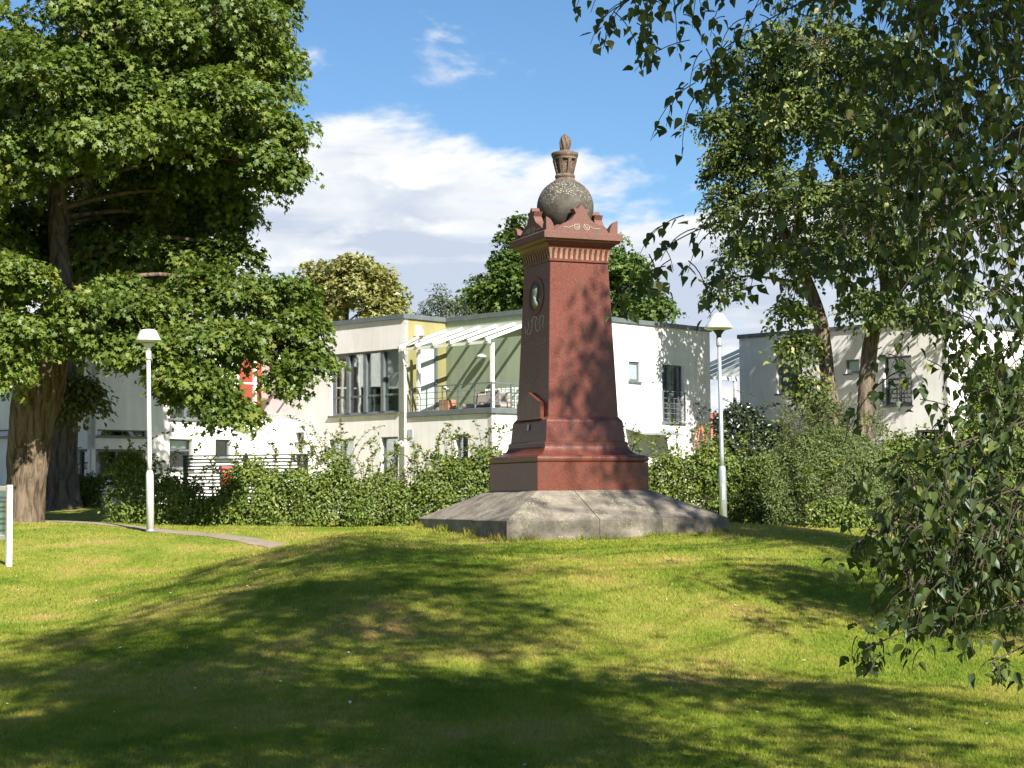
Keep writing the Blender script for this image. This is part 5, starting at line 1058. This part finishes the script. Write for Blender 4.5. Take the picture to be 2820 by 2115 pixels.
hedge('hedge', 'shaded straggly beech hedge between the left lamp and the middle of the lawn', [G(318, 38.6), G(560, 38.4), G(880, 38.3)], 0, lambda s: 1.16 + 0.26 * np.sin(s * 2.1 + 0.5) + 0.22 * np.sin(s * 4.7) - 0.25 * np.exp(-((s - 2.0) / 0.6) ** 2), 'leaf_hedge', 0.085, 145, 60, group='beech hedges along the garden boundary')
hedge('hedge', 'sunlit bushy beech hedge just left of the monument', [G(880, 38.3), G(1120, 38.2), G(1480, 38.0)], 0, lambda s: 1.32 + 0.32 * np.sin(s * 1.9 + 1.6) + 0.22 * np.sin(s * 5.3), 'leaf_hedge', 0.085, 145, 100, group='beech hedges along the garden boundary')
hedge('hedge', 'sunlit beech hedge running right from behind the monument past the grey lamp', [G(1560, 37.8), G(1800, 37.6), G(2050, 37.4), G(2260, 37.2)], 0, lambda s: 1.54 + 0.20 * np.sin(s * 2.6) + 0.16 * np.sin(s * 5.9 + 1), 'leaf_hedge', 0.085, 190, 70, group='beech hedges along the garden boundary')
hedge('willow_shrub', 'grey-green fine-leaved shrub with upright shoots under the twin-stemmed lime', [G(2140, 35.6), G(2260, 35.3), G(2420, 35.4)], 0, lambda s: 1.55 + 0.50 * np.sin(np.clip(s / 2.1, 0, 1) * math.pi), 'leaf_willow', 0.075, 420, 80, T_LANCE, 'shrub', 0.19, 46, 0.85, tip_up=0.42)
hedge('low_shrub', 'low leafy ground shrub at the foot of the willow shrub', [G(2235, 34.2), G(2380, 34.0)], 0, lambda s: 0.42 + 0.1 * np.sin(s * 4), 'leaf_hedge', 0.09, 120, 6, T_OVAL, 'shrub', 0.16, 30, 0.35)
hedge('garden_shrub', 'dense bright green shrub beyond the birch leaves on the far right lawn edge', [G(2420, 39.5), G(2600, 39.0), G(2900, 38.5)], 0, lambda s: 1.55 + 0.55 * np.clip(s / 2.0, 0, 1.6) + 0.2 * np.sin(s * 3), 'leaf_hedge', 0.10, 260, 40, T_OVAL, 'shrub', 0.24, 40, 0.8)
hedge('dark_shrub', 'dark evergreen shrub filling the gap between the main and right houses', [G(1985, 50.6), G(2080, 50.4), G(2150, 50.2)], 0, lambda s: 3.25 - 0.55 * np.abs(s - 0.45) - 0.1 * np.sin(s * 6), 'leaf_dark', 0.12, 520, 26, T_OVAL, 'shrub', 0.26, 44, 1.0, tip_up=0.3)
hedge('shade_shrub', 'low dark shrub beside the lime trunk under the left house windows', [G(118, 45.6), G(200, 45.8), G(275, 45.6)], 0, lambda s: 0.85 + 0.1 * np.sin(s * 4), 'leaf_hedge', 0.09, 160, 8, T_OVAL, 'shrub', 0.18, 34, 0.4)
hedge('climber', 'leafy green climber growing up the far corner of the right house', [G(2690, 45.0), G(2860, 44.5)], 0, lambda s: 3.9 + 0.3 * np.sin(s * 5), 'leaf_hedge', 0.11, 560, 24, T_OVAL, 'shrub', 0.26, 44, 0.7)

# --- the birch on the right: trunk out of frame, weeping twigs in front of the camera
BB = np.array([9.3, 12.9, 0.0]); BB[2] = zgf(9.3, 12.9) - 0.1
birch = empty('birch_tree', BB); tag(birch, 'near weeping birch whose hanging twigs and heart-shaped leaves frame the right side', 'tree')
sp, sr = smooth_pts([BB, BB + [0.05, 0, 2], BB + [-0.1, 0.1, 5], BB + [-0.2, 0.2, 9], BB + [-0.3, 0.2, 14]], [0.24, 0.20, 0.17, 0.12, 0.03], 8)
m = MB(); m.tube([p - BB for p in sp], sr, 16, True, 0.06); m.build('trunk', 'bark_birch', birch)
LV_C, LV_N, LV_T = [], [], []; bw = MB(); SPN = np.array(sp)
def strand(p, L_, drift=(0, 0), dens=26.0, keep=None):
    """a hanging twig from p with alternate leaves"""
    n = 7; a = np.array([RNG.normal(drift[0], 0.18), RNG.normal(drift[1], 0.18), -1.0]); pts = []; q = np.array(p, float); st_ = np.array([a[0] * 2.2 + RNG.normal(0, .2), a[1] * 2.2 + RNG.normal(0, .2), -0.25])
    for i in range(n): pts.append(q.copy()); t_ = i / (n - 1); d = unit(st_ * (1 - t_) + a * t_); q = q + d * L_ / (n - 1)
    pts = np.array(pts)
    if keep is not None and not keep(pts): return False
    k = max(3, int(L_ * dens)); t_ = np.sort(RNG.uniform(0.05, 1, k)) * (n - 1); i0 = np.minimum(t_.astype(int), n - 2); c = pts[i0] + (pts[i0 + 1] - pts[i0]) * (t_ - i0)[:, None]
    sidev = RNG.normal(0, 1, (k, 3)); sidev[:, 2] = -0.4; sidev = unit(sidev); c2 = c + sidev * 0.022
    LV_C.append(c2); LV_T.append(sidev * 0.7 + np.array([0, 0, -0.9])); nn = RNG.normal(0, 1, (k, 3)); nn[:, 2] = np.abs(nn[:, 2]) * 0.6 + 0.25; LV_N.append(nn)
    bw.tube(pts - BB, np.linspace(0.0028, 0.0012, n), 3, cap=False); return True
def clear_ok(pts):
    x, y, dp = proj(pts); inn = (dp > 0.5) & (x > -150) & (x < 2820) & (y > -60) & (y < 2200)
    lim = 2500 + 60 * np.sin(y / 90.0) + np.where(y > 1480, 120 + (y - 1480) * 0.55, 0) + np.where((y > 820) & (y < 1330), 90, 0)
    return not bool(np.any(inn & (x < lim)))
crown = [((3.2, 3.9, 9.0), (3.7, 4.6, 4.2), 4600), ((5.0, 8.8, 13.0), (2.4, 3.2, 2.4), 900), ((3.7, 6.6, 10.6), (2.6, 2.6, 2.3), 650), ((9.4, 15.3, 10.6), (2.9, 3.8, 4.6), 2900), ((7.1, 16.0, 11.7), (1.0, 0.9, 1.7), 900), ((7.2, 12.2, 6.1), (2.3, 1.5, 1.3), 800)]  # unseen crown masses, placed and shaped for the shadows they throw on lawn and monument
nodes = [BB + np.array([-0.1, 0.1, h]) for h in (3.2, 4.5, 6, 7.5, 9, 11)]
for (c, r, n) in crown:
    # limbs into each mass, then strands hanging from points through it
    c = np.array(c); r = np.array(r); tips = []
    for i in range(5):
        d = rvec(1)[0]; tip_ = c + d * r * 0.75; s0 = SPN[int(np.argmin(np.abs(SPN[:, 2] - max(2.5, tip_[2] - 2.0))))]
        cp_, cr = smooth_pts([s0, (s0 + tip_) / 2 + np.array([0, 0, 0.6]), tip_], [0.03, 0.014, 0.005], 6)
        if clear_ok(np.array(cp_)): bw.tube([p - BB for p in cp_], cr, 6)
    cl = c + rvec(60) * r * (RNG.uniform(0.0, 1, (60, 1)) ** 0.62) * 1.08          # clumps, so that light falls through between them
    for i in range(n):
        k = int(RNG.integers(0, 60)); p = cl[k] + RNG.normal(0, 0.30, 3); strand(p, RNG.uniform(0.6, 1.5), keep=clear_ok, dens=24)
def arc(pts, n, lmin, lmax, jit, dens=30, rad=0.010, keep=None):
    cp_, cr = smooth_pts([P(*p) for p in pts], list(np.linspace(rad * 0.42, 0.0018, len(pts))), 8); bw.tube([p - BB for p in cp_], cr, 5)
    cp_ = np.array(cp_)
    for i in range(n):
        t_ = RNG.uniform(0, len(cp_) - 1.001); i0 = int(t_); p = cp_[i0] + (cp_[i0 + 1] - cp_[i0]) * (t_ - i0) + RNG.normal(0, jit, 3); strand(p, RNG.uniform(lmin, lmax), drift=(-0.10, 0), dens=dens, keep=keep)
arc([(2900, -420, 7.4), (2500, -260, 7.0), (2150, -150, 6.6), (1860, -70, 6.3), (1720, -20, 6.2)], 34, 0.10, 0.30, 0.06)
arc([(2900, -300, 7.2), (2500, -120, 6.8), (2200, 10, 6.6), (2000, 130, 6.5), (1930, 230, 6.4)], 44, 0.10, 0.30, 0.08)
arc([(2950, 0, 7.2), (2650, 60, 7.0), (2380, 180, 6.8), (2200, 330, 6.7), (2120, 470, 6.6)], 52, 0.10, 0.32, 0.10)
arc([(2950, 420, 6.8), (2600, 520, 6.6), (2280, 570, 6.4), (2020, 600, 6.2), (1850, 670, 6.1), (1780, 740, 6.1)], 44, 0.08, 0.24, 0.06)
arc([(2950, 560, 6.6), (2600, 620, 6.5), (2350, 640, 6.3), (2150, 690, 6.2), (2010, 760, 6.1)], 46, 0.10, 0.28, 0.08)
arc([(2950, 300, 6.6), (2700, 420, 6.6), (2450, 520, 6.5), (2250, 640, 6.4)], 52, 0.12, 0.35, 0.14)
arc([(2950, 1120, 6.0), (2700, 1200, 5.9), (2540, 1260, 5.8), (2420, 1290, 5.8)], 39, 0.05, 0.16, 0.05)
arc([(2950, 1300, 5.9), (2700, 1380, 5.8), (2580, 1440, 5.8), (2460, 1455, 5.8), (2390, 1470, 5.8)], 44, 0.05, 0.15, 0.04)
arc([(2950, 1420, 5.8), (2750, 1520, 5.7), (2620, 1570, 5.7), (2520, 1620, 5.6)], 62, 0.07, 0.20, 0.07)
arc([(2950, 1600, 5.7), (2750, 1680, 5.6), (2550, 1720, 5.5), (2420, 1770, 5.5), (2380, 1790, 5.5)], 34, 0.04, 0.11, 0.04)
arc([(2950, 1720, 5.6), (2820, 1780, 5.6), (2720, 1830, 5.5)], 12, 0.04, 0.10, 0.03)
for i in range(760):                                                  # the thick of the curtain at the right edge
    p = P(RNG.uniform(2400, 3050), RNG.uniform(-250, 1560), RNG.uniform(5.6, 8.5)); x_ = proj(p)[0]; y_ = proj(p)[1]
    if x_ < 2500 + (130 if 800 < y_ < 1260 else 0) + 55 * math.sin(y_ / 80.0) and RNG.uniform() < 0.8: continue
    strand(p, RNG.uniform(0.15, 0.45), dens=28)
for i in range(260):
    p = P(RNG.uniform(2360, 2950), RNG.uniform(-250, 620), RNG.uniform(6.0, 8.0)); strand(p, RNG.uniform(0.12, 0.4), dens=28)
for i in range(330):
    p = P(RNG.uniform(2470, 3000), RNG.uniform(1290, 1640), RNG.uniform(5.4, 6.8)); strand(p, RNG.uniform(0.06, 0.2), dens=34)
arc([(2600, -420, 7.0), (2150, -260, 6.5), (1850, -140, 6.2), (1730, -60, 6.2)], 26, 0.18, 0.38, 0.07)
bo = bw.build('twigs', 'twig', birch); tag(bo, kind='stuff')
LC = np.concatenate(LV_C); LN = np.concatenate(LV_N); LT = np.concatenate(LV_T); LZ = 0.048 * RNG.uniform(0.7, 1.2, len(LC)); LR = RNG.uniform(0, 1, len(LC)) ** 1.3
px_, py_, dp_ = proj(LC); vis = (dp_ > 1) & (px_ > 0) & (px_ < 2820) & (py_ > 0) & (py_ < 2115)
isl = np.where(vis, LZ / np.maximum(dp_, 0.1), 0) * np.where(px_ < 2480, 1.6, 1.0)
big_ = np.argsort(-isl)[:300]; rest = np.ones(len(LC), bool); rest[big_] = False
far = rest & (~vis) & (LC[:, 2] > 4.0); nearr = rest & ~far
kf = np.where(far)[0][::2]                                            # high crown out of frame: half as many leaves, each larger
T_BIRCH2 = (T_BIRCH[0] * np.array([1, 0.82, 1]) + np.stack([0 * T_BIRCH[0][:, 0], 0 * T_BIRCH[0][:, 0], 0.30 * np.abs(T_BIRCH[0][:, 1]) - 0.22 * T_BIRCH[0][:, 0] ** 2], 1), T_BIRCH[1])
ni = np.where(nearr)[0]
for Tq, q_ in ((T_BIRCH, ni[::2]), (T_BIRCH2, ni[1::2])):
    o = leaves('foliage', LC[q_] - BB, LN[q_], LT[q_], LZ[q_], LR[q_], Tq, 'leaf_birch', birch); tag(o, kind='stuff')
o = leaves('foliage', LC[kf] - BB, LN[kf], LT[kf], LZ[kf] * 2.5, LR[kf], T_OVAL, 'leaf_birch', birch); tag(o, kind='stuff')
out_t = [(0, 0), (0.10, 0.20), (0.20, 0.33), (0.24, 0.31), (0.34, 0.40), (0.39, 0.36), (0.52, 0.33), (0.55, 0.28), (0.70, 0.19), (0.73, 0.14), (1.0, 0)]
pts_ = out_t + [(a, -b) for a, b in reversed(out_t[1:-1])]; n = len(pts_)
leaf_me = []
for v in range(6):
    V = [(a, b, 0.10 * abs(b) - 0.12 * a * a + 0.03 * math.sin(v + a * 5)) for a, b in pts_] + [(0.35, 0, 0.0), (0.7, 0, -0.07)]
    Fs = [(i, (i + 1) % n, n if (min(i, n - i) < 6) else n + 1) for i in range(n)] + []
    Fs += [(6, n + 1, n), (n - 6, n, n + 1)]
    me = bpy.data.meshes.new('leaf'); me.from_pydata(V, [], Fs); at = me.attributes.new('rnd', 'FLOAT', 'POINT'); at.data.foreach_set('value', [v / 6.0] * len(V)); me.materials.append(MATS['leaf_birch']); leaf_me.append(me)
for k, i in enumerate(big_):
    nv = unit(LN[i]); tv = unit(LT[i] - nv * (LT[i] @ nv)); bv = np.cross(nv, tv); s_ = LZ[i] * 1.05
    o = bpy.data.objects.new('leaf', leaf_me[k % 6]); COL.objects.link(o); o.parent = birch
    M = Matrix.Identity(4)
    for r_ in range(3): M[r_][0], M[r_][1], M[r_][2], M[r_][3] = tv[r_] * s_, bv[r_] * s_, nv[r_] * s_, LC[i][r_] - BB[r_]
    o.matrix_basis = M

# ------------------------------------------------------------------ the mown grass
def blades(n, d0, d1, h, wd):
    D = RNG.uniform(d0 ** 2, d1 ** 2, n) ** 0.5; X = RNG.uniform(-1, 1, n) * (D * 0.315 + 0.5); keep = ~on_path(X, D)
    lx, ly = (X - MX) * math.cos(-TH) - (D - MY) * math.sin(-TH), (X - MX) * math.sin(-TH) + (D - MY) * math.cos(-TH)
    keep &= ~((np.abs(lx) < W0 / 2) & (np.abs(ly) < W0 / 2)); X, D = X[keep], D[keep]; n = len(X)
    h_ = h * RNG.uniform(0.55, 1.25, n); w_ = wd * RNG.uniform(0.6, 1.3, n); a = RNG.uniform(0, 2 * np.pi, n); ln = RNG.normal(0, 0.45, (n, 2)) * h_[:, None]
    z = zg(X, D) - 0.004; dx, dy = np.cos(a) * w_, np.sin(a) * w_
    V = np.stack([np.stack([X - dx, D - dy, z], 1), np.stack([X + dx, D + dy, z], 1), np.stack([X + ln[:, 0], D + ln[:, 1], z + h_], 1)], 1); return V
V = np.concatenate([blades(190000, 8.6, 13.5, 0.034, 0.0028), blades(170000, 13.5, 19.5, 0.036, 0.0042), blades(120000, 19.5, 29.0, 0.036, 0.007), blades(50000, 29.0, 38.0, 0.036, 0.010)])
rn = RNG.uniform(0, 1, len(V)); go = np_mesh('grass', V.reshape(-1, 3), np.arange(len(V) * 3).reshape(-1, 3), 'grass_blade', np.repeat(rn, 3)); tag(go, 'short mown lawn grass with dry patches', 'grass', kind='stuff')
# longer tufts along the foot of the plinth
def tuft_line():
    out_ = []
    ex = np.array([math.cos(TH), math.sin(TH)]); ey = np.array([-math.sin(TH), math.cos(TH)]); o = np.array([MX, MY]); h = W0 / 2 + 0.02
    for (a, b_, n, hh) in ((o - ex * h - ey * h, o - ex * h + ey * h, 1500, 0.07), (o - ex * h - ey * h, o + ex * h - ey * h, 1500, 0.055)):
        t_ = RNG.uniform(0, 1, n); p = a + (b_ - a) * t_[:, None] + RNG.normal(0, 0.02, (n, 2)); hgt = hh * RNG.uniform(0.3, 1.6, n) * (0.6 + 0.8 * (np.sin(t_ * 21) > 0.2)); an = RNG.uniform(0, 6.28, n); w_ = 0.006
        z = zg(p[:, 0], p[:, 1]) - 0.01; ln = RNG.normal(0, 0.35, (n, 2)) * hgt[:, None]
        out_.append(np.stack([np.stack([p[:, 0] - np.cos(an) * w_, p[:, 1] - np.sin(an) * w_, z], 1), np.stack([p[:, 0] + np.cos(an) * w_, p[:, 1] + np.sin(an) * w_, z], 1), np.stack([p[:, 0] + ln[:, 0], p[:, 1] + ln[:, 1], z + hgt], 1)], 1))
    return np.concatenate(out_)
V = tuft_line(); o = np_mesh('grass_tufts', V.reshape(-1, 3), np.arange(len(V) * 3).reshape(-1, 3), 'grass_blade', np.repeat(RNG.uniform(0, 0.6, len(V)), 3)); tag(o, 'longer uncut grass tufts along the foot of the stone plinth', 'grass', kind='stuff')
# fallen leaves and clover heads scattered over the lawn
n = 900; D = RNG.uniform(9, 34, n); X = RNG.uniform(-1, 1, n) * D * 0.31; c = np.stack([X, D, zg(X, D) + 0.02], 1)
o = leaves('fallen_leaves', c, np.array([0, 0, 1.0]) + RNG.normal(0, 0.3, (n, 3)), RNG.normal(0, 1, (n, 3)), RNG.uniform(0.018, 0.045, n), RNG.uniform(0, 1, n) ** 0.7, T_OVAL, 'leaf_fallen'); tag(o, 'tiny fallen leaves and clover heads scattered on the lawn', 'leaves', kind='stuff')
SC.cycles.use_denoising = True; SC.cycles.max_bounces = 6; SC.cycles.diffuse_bounces = 3; SC.cycles.glossy_bounces = 3; SC.cycles.transparent_max_bounces = 12; SC.cycles.transmission_bounces = 4
SC.cycles.sample_clamp_indirect = 6.0
